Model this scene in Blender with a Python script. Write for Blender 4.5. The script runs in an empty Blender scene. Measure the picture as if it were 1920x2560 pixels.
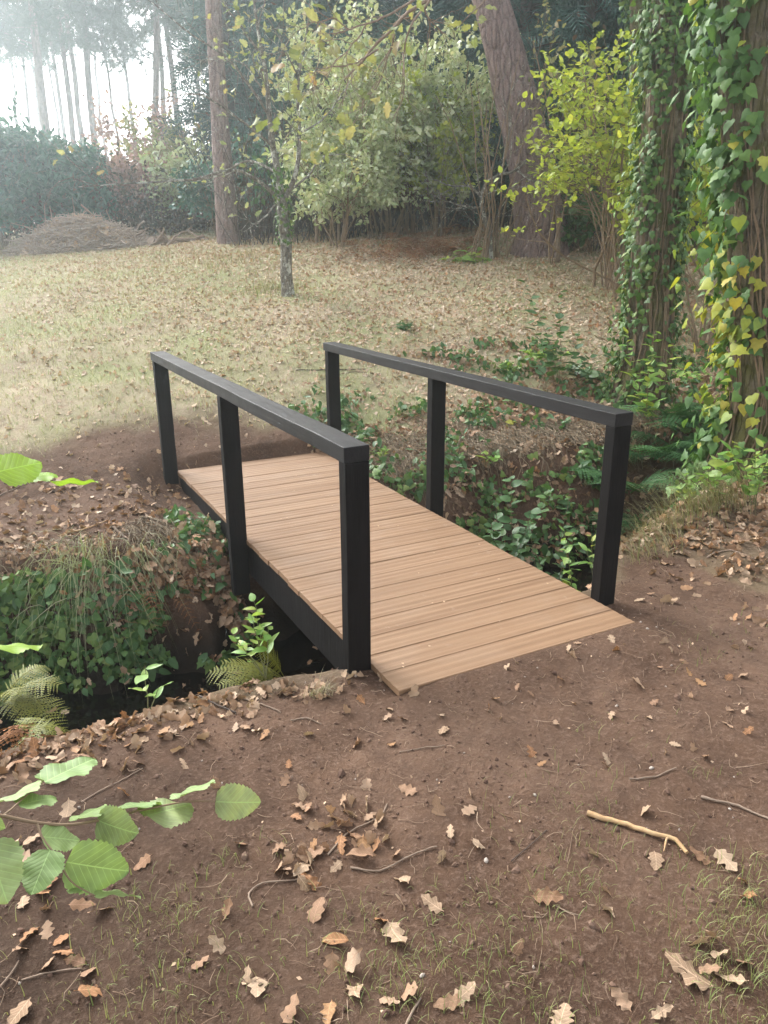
import bpy, math, numpy as np
from mathutils import Vector, Matrix
R = np.random.default_rng(11)
sc = bpy.context.scene
COL = sc.collection
PI = math.pi
A = np.array
HAZE, ANISO, SKY, SUN, EXPO = .0062, .82, .15, 1.1, 1.8

# ------------------------------------------------------------------ camera numbers
CAM = A([-1.226, -2.215, 1.572]); YAW, PIT, ROL, FPX = -.4819, .3275, -.0056, 1925.0
FW = A([-math.sin(YAW)*math.cos(PIT), math.cos(YAW)*math.cos(PIT), -math.sin(PIT)])
RT = A([math.cos(YAW), math.sin(YAW), 0.0]); UP = np.cross(RT, FW)
RX = RT*math.cos(ROL)+UP*math.sin(ROL); UX = -RT*math.sin(ROL)+UP*math.cos(ROL)
def ray(px, py):                      # photo pixels (1920 x 2560)
    return FW+RX*((px-960)/FPX)-UX*((py-1280)/FPX)
def at(px, py, D):                    # point at horizontal distance D along a sight line
    d = ray(px, py); return CAM+d*(D/math.hypot(d[0], d[1]))
def at3(px, py, D):                   # point at true distance D
    d = ray(px, py); return CAM+d*(D/np.linalg.norm(d))

# ------------------------------------------------------------------ noise
def _h(ix, iy, s):
    h = (ix.astype(np.int64)*374761393+iy.astype(np.int64)*668265263+s*974711) & 0xffffffff
    h = ((h ^ (h >> 13))*1274126177) & 0xffffffff
    return ((h ^ (h >> 16)) & 0xffff)/65535.0
def vn(x, y, s=0):
    x = np.asarray(x, float); y = np.asarray(y, float)
    ix = np.floor(x); iy = np.floor(y); fx = x-ix; fy = y-iy
    fx = fx*fx*(3-2*fx); fy = fy*fy*(3-2*fy)
    a = _h(ix, iy, s); b = _h(ix+1, iy, s); c = _h(ix, iy+1, s); d = _h(ix+1, iy+1, s)
    return (a+(b-a)*fx)+((c+(d-c)*fx)-(a+(b-a)*fx))*fy
def fbm(x, y, s=0, o=4):
    t = 0; a = .5
    for k in range(o):
        t = t+a*vn(x*2**k+17.3*k, y*2**k-9.1*k, s+k); a *= .5
    return t
def sst(a, b, x):
    t = np.clip((x-a)/(b-a), 0, 1); return t*t*(3-2*t)

# ------------------------------------------------------------------ terrain
WATER = -.70
def near_edge(x): return np.interp(x, [-8, -1.6, -1.2, -.5, -.1, .1, 1.15, 1.35, 1.85, 3.2, 5, 9], [.7, .47, .42, .40, .30, .36, .36, .42, .78, 1.12, 1.35, 1.7])
def far_edge(x): return np.interp(x, [-8, -1.3, -.8, -.25, 0, 1.2, 2, 3, 4, 6, 9], [2.5, 2.3, 2.2, 2.42, 2.62, 2.7, 2.75, 2.5, 2.35, 2.5, 3.0])
def far_run(x): return np.interp(x, [-4, -1.1, -.7, -.3, .05, .9, 2, 4], [.36, .42, .55, .85, .90, .7, .85, .9])
def H(x, y):
    x = np.asarray(x, float); y = np.asarray(y, float)
    wob = (fbm(x*1.9, y*.5, 5)-.5)*.22+(fbm(x*7, y*3, 8)-.5)*.09
    yn = near_edge(x)+wob*.55; yf = far_edge(x)+wob*1.5
    wob2 = (fbm(x*.8+3, y*.8, 21)-.5)
    far = np.interp(y, [2.4, 3.4, 5, 7, 9, 12, 15, 20, 26, 60, 400], [-.04, .02, .42, .84, 1.16, 1.40, 1.52, 1.95, 2.2, 2.6, 3.0])
    far = far+.095*np.clip(x, -3, 12)*sst(2.2, 5.0, y)+.10*np.clip(x-1.6, 0, 4)*sst(5, 2.5, y)
    far = far+wob2*.16*sst(3, 6, y)
    near = -.02+.11*np.clip(x-1.7, 0, 4)*sst(-.6, .8, y)+(fbm(x*1.3, y*1.3, 31)-.5)*.06
    near = near-.05*sst(-.75, -1.7, x)-.03*sst(0.1, .45, y)*sst(.1, -.4, x)
    bed = WATER-.12
    near_s = bed+(near-bed)*(1-sst(yn-.02, yn+.40, y))
    fr = far_run(x)
    far_s = bed+(far-bed)*sst(yf-fr-.08, yf+.03, y)
    z = np.where(y < (yn+yf)*.5, near_s, far_s)
    amp = np.where(y > 4.5, .6, 1.0)
    z = z+(fbm(x*6, y*6, 41)-.5)*.030*amp+(fbm(x*20, y*20, 47)-.5)*.012*amp
    # under the deck ends the soil is tamped level
    tr = sst(-.46, -.14, x)*sst(.1, .0, x)*sst(1.5, 1.9, y)*sst(3.75, 3.35, y)
    z = z+tr*(np.minimum(z, -.135-.05*sst(3.2, 2.0, y)+.02*(fbm(x*9, y*9, 44)-.5))-z)
    inb = sst(-.05, .03, x)*sst(1.24, 1.16, x)
    lo = np.minimum(z, -.034)
    z = z+(lo-z)*inb*sst(-.004, .004, y)*sst(3.6, 3.5, y)
    fr_ = sst(-.30, -.05, y)*sst(.02, .0, y)*sst(-.10, .04, x)*sst(1.45, 1.2, x)
    z = z*(1-fr_)+fr_*(-.001-.012*sst(.25, -.05, x)+(fbm(x*16, y*16, 43)-.5)*.007)
    # a round print pressed into the bare soil
    dx, dy = x-PRINT[0], y-PRINT[1]
    z = z+.008*sst(.085, .070, np.hypot(dx, dy))
    return z
PRINT = (9, -50)
def gnd(px, py):
    d = ray(px, py); lo = .5; t = lo; st = .02
    P = CAM+d*t
    ts = np.concatenate([np.arange(.8, 8, .01), np.arange(8, 40, .03)])
    Q = CAM[None, :]+d[None, :]*ts[:, None]
    below = np.nonzero(Q[:, 2] <= H(Q[:, 0], Q[:, 1]))[0]
    i = below[0] if len(below) else len(ts)-1
    q = Q[i]; return A([q[0], q[1], float(H(q[0], q[1]))])
def col(px, D, dz=0):                 # ground point under photo column px at distance D
    p = at(px, 626, D); return A([p[0], p[1], float(H(p[0], p[1]))+dz])
_p = gnd(1430, 2358); PRINT = (_p[0], _p[1])
def soil_mask(x, y):
    """1 where the earth is bare, 0 where turf and litter lie"""
    n = (fbm(x*1.7, y*1.7, 61)-.5)*1.5+(fbm(x*6, y*6, 63)-.5)*.7
    nearside = 1-sst(-.10, .25, y-near_edge(x)-.2*n)
    nearside = nearside*(1-sst(1.75, 2.05, x+.35*n+.5*np.clip(y-.35, -2, 2)*(y < 3)))
    dirt_end = np.interp(x, [-4, -1.2, -.6, 0, .5, 1.0, 1.5, 1.8, 2.0], [4.3, 4.35, 4.45, 4.35, 4.3, 4.1, 3.75, 3.2, 2.4])
    farside = (y > 1.5)*(1-sst(-.42, .42, y-dirt_end-.5*n))*(1-sst(1.25, 1.65, x+.3*n))
    bank = sst(-.05, .15, y-near_edge(x))*sst(.10, -.12, y-far_edge(x))
    return np.clip(np.maximum(nearside*(y < 1.5)+farside, bank), 0, 1)

# ------------------------------------------------------------------ mesh assembly
class G:
    def __init__(s): s.v = []; s.f = []; s.a = []; s.n = 0
    def add(s, V, F, a=None):
        V = np.asarray(V, np.float32).reshape(-1, 3); F = np.asarray(F, np.int64)
        if len(V) == 0 or len(F) == 0: return s
        s.v.append(V); s.f.append(F+s.n); s.n += len(V)
        s.a.append(np.zeros((len(V), 3), np.float32) if a is None else np.asarray(a, np.float32).reshape(-1, 3)); return s
    def mesh(s, name, smooth=True, mats=()):
        me = bpy.data.meshes.new(name)
        V = np.concatenate(s.v); me.vertices.add(len(V)); me.vertices.foreach_set('co', V.ravel())
        loops = np.concatenate([f.ravel() for f in s.f]); cnt = np.concatenate([np.full(len(f), f.shape[1]) for f in s.f])
        me.loops.add(len(loops)); me.loops.foreach_set('vertex_index', loops.astype(np.int32))
        me.polygons.add(len(cnt)); st = np.concatenate([[0], np.cumsum(cnt)[:-1]])
        me.polygons.foreach_set('loop_start', st.astype(np.int32))
        me.polygons.foreach_set('use_smooth', np.full(len(cnt), bool(smooth)))
        at_ = me.attributes.new('luv', 'FLOAT_VECTOR', 'POINT'); at_.data.foreach_set('vector', np.concatenate(s.a).ravel())
        for m in mats: me.materials.append(m)
        me.update(calc_edges=True); me.validate(); return me
    def build(s, name, mat, parent=None, smooth=True):
        o = bpy.data.objects.new(name, s.mesh(name, smooth, [mat])); COL.objects.link(o)
        if parent is not None:
            o.parent = parent; o.matrix_parent_inverse = Matrix.Translation(parent.location).inverted()
        return o
def tag(o, label, cat, group=None, kind=None):
    if label: o['label'] = label
    if cat: o['category'] = cat
    if group: o['group'] = group
    if kind: o['kind'] = kind
    return o
def thing(name, loc, label, cat, group=None):
    o = bpy.data.objects.new(name, None); o.empty_display_size = .1; COL.objects.link(o)
    o.location = Vector([float(c) for c in loc]); return tag(o, label, cat, group)

def nrm(v): return v/np.maximum(np.linalg.norm(v, axis=-1, keepdims=True), 1e-9)
def frames(along, normal):
    """rotation matrices whose columns are side, along, normal"""
    Y = nrm(np.asarray(along, float)); Z = np.asarray(normal, float)
    Z = nrm(Z-Y*np.sum(Y*Z, -1, keepdims=True)); X = np.cross(Y, Z)
    return np.stack([X, Y, Z], -1)
def rdir(n, up=0.0, rng=R):
    v = rng.normal(size=(n, 3)); v = nrm(v); v[:, 2] += up; return nrm(v)
def inst(g, T, P, M, S):
    """many copies of template T=(V,F[,a]) at P with frames M and size S"""
    V, F = T[0], T[1]; a = T[2] if len(T) > 2 else None
    P = np.asarray(P, float).reshape(-1, 3); n = len(P)
    if n == 0: return
    S = np.broadcast_to(np.asarray(S, float), (n,)) if np.ndim(S) < 2 else S
    SV = V[None]*(S[:, None, None] if np.ndim(S) == 1 else S[:, None, :])
    W = np.einsum('nij,nkj->nki', M, SV)+P[:, None, :]
    FF = (F[None]+(np.arange(n)*len(V))[:, None, None]).reshape(-1, F.shape[1])
    g.add(W.reshape(-1, 3), FF, None if a is None else np.tile(a, (n, 1)))
def inst_mix(g, Ts, P, M, S, rng=R):
    k = rng.integers(0, len(Ts), len(P)); S = np.broadcast_to(np.asarray(S, float), (len(P),))
    for i, T in enumerate(Ts):
        m = k == i
        if m.any(): inst(g, T, P[m], M[m], S[m])

def tube(g, path, rad, k=6, cap=True, jit=0, rng=R):
    path = np.asarray(path, float); n = len(path); rad = np.broadcast_to(np.asarray(rad, float), (n,))
    d = np.gradient(path, axis=0); d = nrm(d)
    ref = A([0, 0, 1.]) if abs(d[0, 2]) < .9 else A([1., 0, 0])
    u = np.cross(d, ref[None]); bad = np.linalg.norm(u, axis=1) < .15
    if bad.any(): u[bad] = np.cross(d[bad], A([0, 1., .3])[None])
    u = nrm(u); w = np.cross(d, u)
    a = np.arange(k)*2*PI/k
    r = rad[:, None]*(1+(rng.normal(size=(n, k))*jit if jit else 0))
    V = path[:, None]+r[..., None]*(np.cos(a)[None, :, None]*u[:, None]+np.sin(a)[None, :, None]*w[:, None])
    i = np.arange(n-1)[:, None]*k; j = np.arange(k)[None]; j2 = (j+1) % k
    F = np.stack([i+j, i+j2, i+k+j2, i+k+j], -1).reshape(-1, 4)
    V = V.reshape(-1, 3); g.add(V, F)
    if cap:
        c0 = g.n-len(V)
        VV = np.concatenate([V[:k], path[:1], V[-k:], path[-1:]])
        F3 = [[(q+1) % k, q, k] for q in range(k)]+[[k+1+q, k+1+(q+1) % k, 2*k+1] for q in range(k)]
        g.add(VV, F3)
def wobble(p0, p1, n, amp, rng=R, sag=0):
    p0 = A(p0, float); p1 = A(p1, float); t = np.linspace(0, 1, n)[:, None]
    L = np.linalg.norm(p1-p0); w = np.cumsum(rng.normal(size=(n, 3)), 0); w -= w[:1]; w = w-t*w[-1:]
    P = p0+(p1-p0)*t+w*amp*L/max(n, 2); P[:, 2] -= sag*L*4*(t*(1-t))[:, 0]; return P
def smooth_path(pts, n):
    pts = A(pts, float); s = np.concatenate([[0], np.cumsum(np.linalg.norm(np.diff(pts, axis=0), axis=1))]); s /= s[-1]
    t = np.linspace(0, 1, n)
    # Catmull-Rom through the points
    m = np.gradient(pts, s, axis=0); out = []
    for q in t:
        i = min(np.searchsorted(s, q, side='right')-1, len(pts)-2); h = s[i+1]-s[i]; u = (q-s[i])/h
        out.append((2*u**3-3*u**2+1)*pts[i]+(u**3-2*u**2+u)*h*m[i]+(-2*u**3+3*u**2)*pts[i+1]+(u**3-u**2)*h*m[i+1])
    return A(out)
def grow(p, d, L, r, lev, rng, nb=(4, 4, 3), spread=.8, up=.15, wob=.18, shrink=.62, out=None, segs=7, lev0=None):
    """branch skeleton: list of (path, radii, level); level 0 is the finest"""
    if out is None: out = []
    if lev0 is None: lev0 = lev
    p = A(p, float); d = nrm(A(d, float)); path = [p]
    for k in range(segs):
        d = nrm(d+rng.normal(size=3)*wob+A([0, 0, up*.3])); p = p+d*L/segs; path.append(p)
    path = A(path); rad = r*np.linspace(1, .45 if lev > 0 else .3, segs+1); out.append((path, rad, lev))
    if lev > 0:
        n = nb[min(lev0-lev, len(nb)-1)]
        for k in range(n):
            f = .25+.75*(k+rng.random())/n; i = min(int(f*segs), segs-1); q = path[i]+(path[i+1]-path[i])*(f*segs-i)
            dd = nrm(path[i+1]-path[i]); s = rdir(1, 0, rng)[0]; s = nrm(s-dd*np.dot(s, dd))
            grow(q, dd*(1-spread*.5)+s*spread+A([0, 0, up]), L*shrink*(.7+.6*rng.random())*(1.15-.5*f), max(r*(1-.5*f)*.55, .002), lev-1, rng, nb, spread, up, wob, shrink, out, max(segs-1, 4), lev0)
    return out
def skel_mesh(g, sk, k=(4, 5, 6, 8)):
    for path, rad, lev in sk: tube(g, path, rad, k[min(lev, 3)], cap=False)
def along_points(sk, per_m, rng, levs=(0,), tail=.15):
    P, D = [], []
    for path, rad, lev in sk:
        if lev not in levs: continue
        seg = np.linalg.norm(np.diff(path, axis=0), axis=1); L = seg.sum(); n = max(1, int(per_m*L+rng.random()))
        t = tail+(1-tail)*rng.random(n); i = np.minimum((t*(len(path)-1)).astype(int), len(path)-2); f = t*(len(path)-1)-i
        P.append(path[i]+(path[i+1]-path[i])*f[:, None]); D.append(nrm(path[i+1]-path[i]))
    return np.concatenate(P), np.concatenate(D)

# ------------------------------------------------------------------ leaf shapes (unit length along +Y, normal +Z)
def leaf_T(w, ts, cols, fold=.15, curl=-.15, wav=0.0, wf=3, ph=0.0, side=0.0, twist=0.0):
    ts = A(ts, float); cols = A(cols, float); W = A([w(t) for t in ts])
    X = W[:, None]*cols[None]; Y = np.broadcast_to(ts[:, None], X.shape).copy()
    Z = fold*np.abs(X)+curl*(Y**2)+wav*np.sin(wf*2*PI*Y+ph+cols[None]*1.7)*np.abs(cols[None])
    X = X+side*Y**2; th = twist*Y; Xr = X*np.cos(th)-Z*np.sin(th); Z = X*np.sin(th)+Z*np.cos(th)
    n, m = X.shape; V = np.stack([Xr, Y, Z], -1).reshape(-1, 3)
    i = np.arange(n-1)[:, None]*m; j = np.arange(m-1)[None]
    F = np.stack([i+j, i+j+1, i+m+j+1, i+m+j], -1).reshape(-1, 4)
    uv = np.stack([np.broadcast_to(cols[None], X.shape), Y, np.broadcast_to(W[:, None], X.shape)*cols[None]], -1).reshape(-1, 3)
    return V, F, uv
def ell(w=.27, sharp=1.0, base=.6):
    return lambda t: 0.006 if t <= 0 else max(.004, w*(math.sin(PI*min(t, 1)**base)**.8)*(1-t**4*.35*sharp))
def oak_w(n=4, depth=.42, w=.33, ph=0.0):
    def f(t):
        if t < .12: return .012
        u = (t-.12)/.88
        env = w*(math.sin(PI*min(1, u**.72*.93+.035)))**.75
        lob = 1-depth*(.5+.5*math.cos(2*PI*n*u+PI*.2+ph))*(0.45+.55*math.sin(PI*u))
        return max(.006, env*lob)
    return f
def oak_set(hi, n, rng, fold=(.0, .5), curl=(-.5, .35)):
    out = []
    ts = np.concatenate([[0, .06, .12], np.linspace(.15, 1, 25 if hi else 11)]) if hi else np.concatenate([[.05], np.linspace(.13, 1, 11)])
    cols = [-1, -.55, 0, .55, 1] if hi else [-1, 0, 1]
    for k in range(n):
        out.append(leaf_T(oak_w(int(rng.integers(3, 5)), .35+.25*rng.random(), .27+.12*rng.random(), rng.random()), ts, cols,
                          rng.uniform(*fold), rng.uniform(*curl), .03+.05*rng.random(), rng.uniform(1.2, 3.2), rng.random()*6, rng.uniform(-.25, .25), rng.uniform(-.9, .9)))
    return out
OAK_HI = oak_set(True, 12, R, fold=(-.25, .7), curl=(-.55, .45)); OAK_LO = oak_set(False, 10, R, fold=(-.2, .5), curl=(-.4, .4))
def poly_leaf(pts, c, cup=.12):
    P = A(pts, float); V = np.concatenate([[[c[0], c[1], cup]], np.c_[P, np.zeros(len(P))]])
    V[1:, 2] = -cup*.6*np.hypot(P[:, 0], P[:, 1]-c[1])
    n = len(P); F = A([[0, 1+i, 1+(i+1) % n] for i in range(n)])
    return V, F, np.c_[V[:, :2], V[:, 0]]
IVY = [poly_leaf([(0, .02), (.22, -.10), (.50, .08), (.33, .30), (.36, .52), (.17, .58), (0, .98), (-.17, .58), (-.36, .52), (-.33, .30), (-.50, .08), (-.22, -.10)], (0, .3), .07),
       poly_leaf([(0, .02), (.24, -.08), (.46, .12), (.40, .40), (.2, .62), (.02, .92), (-.2, .60), (-.38, .42), (-.48, .10), (-.24, -.08)], (0, .3), .10),
       poly_leaf([(0, .04), (.2, -.06), (.38, .16), (.30, .45), (.0, .95), (-.30, .45), (-.38, .16), (-.2, -.06)], (0, .3), .05)]
OV = [leaf_T(ell(.26, .8, .75), [0, .15, .35, .6, .82, 1], [-1, 0, 1], .25, -.25), leaf_T(ell(.31, .5, .8), [0, .15, .35, .6, .82, 1], [-1, 0, 1], .1, -.1, .03),
      leaf_T(ell(.22, 1, .8), [0, .15, .35, .6, .82, 1], [-1, 0, 1], .35, .2)]
RND = [leaf_T(ell(.42, .2, .85), [0, .12, .3, .55, .8, 1], [-1, 0, 1], .15, -.15), leaf_T(ell(.38, .5, .8), [0, .12, .3, .55, .8, 1], [-1, 0, 1], .25, .1)]
LAUR = [leaf_T(ell(.17, .8, .85), [0, .2, .45, .7, 1], [-1, 0, 1], .35, -.3), leaf_T(ell(.2, .8, .85), [0, .2, .45, .7, 1], [-1, 0, 1], .2, -.1)]
SMALL = [(A([[0, 0, 0], [.3, .5, .03], [0, 1, -.05], [-.3, .5, .03]]), A([[0, 1, 2, 3]])), (A([[0, 0, 0], [.36, .45, -.06], [.05, 1, .06], [-.3, .55, -.02]]), A([[0, 1, 2, 3]]))]
def spray_T(rng, n=7, L=1.0, w=.5):
    V = [[0, 0, 0]]; F = []
    for i in range(n):
        y = .08+.88*i/(n-1); ww = w*(1-.75*i/(n-1))*(.8+.4*rng.random())
        for s in (-1, 1):
            k = len(V); V += [[0, y-.035, -.10*y*y], [s*ww*.55, y+.10, -.1*y*y-.02], [s*ww, y+.22, -.1*y*y-.10*ww+rng.normal()*.03], [s*ww*.45, y+.16, -.1*y*y]]; F.append([k, k+1, k+2, k+3])
    return A(V, float), A(F)
SPRAY = [spray_T(R) for _ in range(5)]
def tuft_T(rng, n=14, w=.03):
    V = []; F = []
    for i in range(n):
        d = rdir(1, .5, rng)[0]; s = nrm(np.cross(d, rdir(1, 0, rng)[0])); k = len(V); l = .6+.4*rng.random()
        V += [s*w, -s*w, d*l]; F.append([k, k+1, k+2])
    return A(V), A(F)
TUFT = [tuft_T(R, 22, .04) for _ in range(4)]
def fern_frond(g, p, d, up, L, wid, rng, npin=20, droop=.5, npl=8):
    """a frond: arching midrib with paired leaflets each cut into lobes"""
    n = 12; t = np.linspace(0, 1, n); d = nrm(A(d, float)); up = nrm(A(up, float))
    path = A(p, float)+np.outer(t*L, d)+np.outer(-droop*L*t**2.0, [0, 0, 1]); tube(g, path, np.linspace(.004, .001, n)*(L/.6), 4, cap=False)
    for i in range(npin):
        u = .14+.85*i/(npin-1); k = min(int(u*(n-1)), n-2); q = path[k]+(path[k+1]-path[k])*(u*(n-1)-k); td = nrm(path[k+1]-path[k])
        side = nrm(np.cross(td, up)); wl = wid*math.sin(PI*min(1, .12+.88*(1-u)**.8*.62+.0))*(.9+.2*rng.random())*(1 if u > .2 else .8)
        for s in (-1, 1):
            pd = nrm(side*s+td*.35-up*.12+rng.normal(size=3)*.05); nn = nrm(np.cross(pd, td)*s)
            V, F = [], []; m = npl; bw = wl*.085
            for j in range(m):
                a = j/m; w = bw*(1-a)*1.15+.001; c = q+pd*wl*a; c2 = q+pd*wl*(a+.62/m); c3 = q+pd*wl*(a+1.0/m)
                e = np.cross(nn, pd); dz = nn*(-.12*wl*a*a); b = len(V)
                V += [c+dz, c2+e*w+dz+pd*wl*.25/m, c3+dz, c2-e*w+dz+pd*wl*.25/m]; F.append([b, b+1, b+2, b+3])
            g.add(A(V), A(F))

# ------------------------------------------------------------------ materials
class NT:
    def __init__(s, name):
        s.m = bpy.data.materials.new(name); s.m.use_nodes = True; s.t = s.m.node_tree; s.t.nodes.clear(); s.out = s.n('ShaderNodeOutputMaterial')
    def n(s, typ, **k):
        n = s.t.nodes.new(typ)
        for a, v in k.items():
            if a in n.inputs: n.inputs[a].default_value = v
            else: setattr(n, a, v)
        return n
    def l(s, a, b): s.t.links.new(a, b)
    def noise(s, scale, detail=4, rough=.6, vec=None, dist=0.0):
        n = s.n('ShaderNodeTexNoise'); n.inputs['Scale'].default_value = scale; n.inputs['Detail'].default_value = detail; n.inputs['Roughness'].default_value = rough; n.inputs['Distortion'].default_value = dist
        if vec is not None: s.l(vec, n.inputs['Vector'])
        return n.outputs['Fac']
    def ramp(s, fac, stops, interp='LINEAR'):
        n = s.n('ShaderNodeValToRGB'); n.color_ramp.interpolation = interp; e = n.color_ramp.elements
        while len(e) < len(stops): e.new(.5)
        for i, (p, c) in enumerate(stops):
            e[i].position = p; e[i].color = (*c, 1) if len(c) == 3 else c
        s.l(fac, n.inputs['Fac']); return n.outputs['Color']
    def mix(s, fac, a, b, mode='MIX'):
        n = s.n('ShaderNodeMix', data_type='RGBA', blend_type=mode)
        for v, i in ((fac, 0), (a, 6), (b, 7)):
            if isinstance(v, (int, float)): n.inputs[i].default_value = v
            elif isinstance(v, tuple): n.inputs[i].default_value = (*v, 1)
            else: s.l(v, n.inputs[i])
        return n.outputs[2]
    def math(s, op, a, b=0.0):
        n = s.n('ShaderNodeMath', operation=op)
        for v, i in ((a, 0), (b, 1)):
            if isinstance(v, (int, float)): n.inputs[i].default_value = v
            else: s.l(v, n.inputs[i])
        return n.outputs[0]
    def mapping(s, scale, src='Object', rot=(0, 0, 0)):
        tc = s.n('ShaderNodeTexCoord'); mp = s.n('ShaderNodeMapping'); mp.inputs['Scale'].default_value = scale; mp.inputs['Rotation'].default_value = rot
        s.l(tc.outputs[src], mp.inputs['Vector']); return mp.outputs['Vector']
    def bsdf(s, color, rough=.7, bump=None, strength=.5, dist=.01, spec=.4):
        b = s.n('ShaderNodeBsdfPrincipled')
        for v, i in ((color, 'Base Color'), (rough, 'Roughness')):
            if isinstance(v, (int, float)): b.inputs[i].default_value = v
            elif isinstance(v, tuple): b.inputs[i].default_value = (*v, 1)
            else: s.l(v, b.inputs[i])
        b.inputs['Specular IOR Level'].default_value = spec
        if bump is not None:
            bn = s.n('ShaderNodeBump'); bn.inputs['Strength'].default_value = strength; bn.inputs['Distance'].default_value = dist
            s.l(bump, bn.inputs['Height']); s.l(bn.outputs['Normal'], b.inputs['Normal'])
        return b
    def done(s, sh): s.l(sh.outputs[0], s.out.inputs['Surface']); return s.m

def leaf_mat(name, cols, rough=.5, trans=.3, src='island', spec=.4, veins=None, mottle=.25, mscale=30.0):
    t = NT(name)
    rnd = t.n('ShaderNodeNewGeometry').outputs['Random Per Island'] if src == 'island' else t.n('ShaderNodeObjectInfo').outputs['Random']
    k = len(cols); c = t.ramp(rnd, [(i/max(k-1, 1), q) for i, q in enumerate(cols)])
    ns = t.noise(mscale, 3, .6, t.mapping((1, 1, 1)))
    dk = t.ramp(ns, [(.3, (1-mottle,)*3), (.7, (1+mottle*.5,)*3)]); c = t.mix(1.0, c, dk, 'MULTIPLY')
    bump = None
    if veins is not None:
        at_ = t.n('ShaderNodeAttribute'); at_.attribute_name = 'luv'; sp = t.n('ShaderNodeSeparateXYZ'); t.l(at_.outputs['Vector'], sp.inputs[0])
        ax = t.math('ABSOLUTE', sp.outputs['Z']); q = t.math('SUBTRACT', sp.outputs['Y'], t.math('MULTIPLY', ax, .85))
        fr = t.math('FRACT', t.math('MULTIPLY', q, veins)); sec = t.math('SMOOTH_MIN', t.math('ABSOLUTE', t.math('SUBTRACT', fr, .5)), 1.0)
        mid = t.math('LESS_THAN', ax, .010); s2 = t.math('LESS_THAN', t.math('ABSOLUTE', t.math('SUBTRACT', fr, .5)), .055)
        v = t.math('MAXIMUM', mid, t.math('MULTIPLY', s2, .6)); c = t.mix(t.math('MULTIPLY', v, .75), c, tuple(min(1, x*1.7+.03) for x in cols[0]))
        bump = t.math('MULTIPLY', t.math('ABSOLUTE', t.math('SUBTRACT', fr, .5)), 1.0)
    b = t.bsdf(c, rough, bump, .22, .003, spec)
    tr = t.n('ShaderNodeBsdfTranslucent'); c2 = t.mix(1.0, c, (1.15, 1.1, .6), 'MULTIPLY'); t.l(c2, tr.inputs['Color'])
    mx = t.n('ShaderNodeMixShader'); mx.inputs[0].default_value = trans; t.l(b.outputs[0], mx.inputs[1]); t.l(tr.outputs[0], mx.inputs[2])
    return t.done(mx)
def bark_mat(name, c1, c2, plate=(9, 9, 2.2), lichen=None, lf=.62, bump=.9, dist=.02, moss=None):
    t = NT(name); v = t.mapping((1, 1, 1)); mp = t.mapping(plate)
    n0 = t.noise(2.0, 4, .6, mp, .6)
    vo = t.n('ShaderNodeTexVoronoi', feature='DISTANCE_TO_EDGE'); vo.inputs['Scale'].default_value = 2.2
    md = t.n('ShaderNodeMix', data_type='RGBA'); md.inputs[0].default_value = .25
    nz = t.n('ShaderNodeTexNoise'); nz.inputs['Scale'].default_value = 3; t.l(mp, nz.inputs['Vector']); t.l(mp, md.inputs[6]); t.l(nz.outputs['Color'], md.inputs[7]); t.l(md.outputs[2], vo.inputs['Vector'])
    crack = t.ramp(vo.outputs['Distance'], [(0, (0, 0, 0)), (.16, (1, 1, 1))])
    fine = t.noise(45, 4, .7, v); h = t.math('ADD', t.math('MULTIPLY', crack, .8), t.math('ADD', t.math('MULTIPLY', n0, .5), t.math('MULTIPLY', fine, .35)))
    c = t.mix(t.math('MULTIPLY', crack, .9), tuple(x*.45 for x in c1), c1); c = t.mix(t.ramp(n0, [(.35, (0, 0, 0)), (.7, (1, 1, 1))]), c, c2)
    c = t.mix(t.ramp(fine, [(.4, (0, 0, 0)), (.75, (.5, .5, .5))]), c, tuple(min(1, x*1.6) for x in c2))
    if moss: c = t.mix(t.ramp(t.noise(3.2, 5, .65, v), [(.45, (0, 0, 0)), (.62, (.9, .9, .9))]), c, moss)
    if lichen: c = t.mix(t.ramp(t.noise(11, 5, .7, v), [(lf, (0, 0, 0)), (lf+.06, (1, 1, 1))]), c, lichen)
    return t.done(t.bsdf(c, .9, h, bump, dist, .15))

def M_soil():
    t = NT('soil_and_turf'); v = t.mapping((1, 1, 1))
    big = t.noise(.9, 5, .6, v); med = t.noise(9, 5, .65, v); fine = t.noise(60, 5, .75, v); grit = t.noise(210, 3, .7, v)
    s = t.ramp(big, [(.34, (.060, .033, .020)), (.5, (.113, .065, .041)), (.64, (.168, .102, .068))])
    s = t.mix(t.ramp(med, [(.35, (.5, .5, .5)), (.7, (0, 0, 0))]), s, (.060, .036, .026))
    s = t.mix(t.ramp(fine, [(.50, (0, 0, 0)), (.72, (.75, .75, .75))]), s, (.215, .145, .108))
    s = t.mix(t.ramp(grit, [(.72, (0, 0, 0)), (.80, (.45, .45, .45))]), s, (.30, .24, .19))
    g = t.ramp(med, [(.30, (.19, .145, .095)), (.5, (.33, .27, .18)), (.7, (.30, .29, .16))])
    g = t.mix(t.ramp(fine, [(.4, (0, 0, 0)), (.7, (.8, .8, .8))]), g, (.50, .40, .30)); g = t.mix(t.ramp(big, [(.40, (0, 0, 0)), (.62, (.6, .6, .6))]), g, (.21, .25, .10))
    at_ = t.n('ShaderNodeAttribute'); at_.attribute_name = 'soil'
    wet = t.n('ShaderNodeAttribute'); wet.attribute_name = 'wet'
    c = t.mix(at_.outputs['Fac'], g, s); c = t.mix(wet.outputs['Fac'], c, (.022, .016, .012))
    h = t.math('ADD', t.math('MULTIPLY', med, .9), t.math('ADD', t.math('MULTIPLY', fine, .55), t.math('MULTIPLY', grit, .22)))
    return t.done(t.bsdf(c, .95, h, .9, .022, .15))
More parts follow.
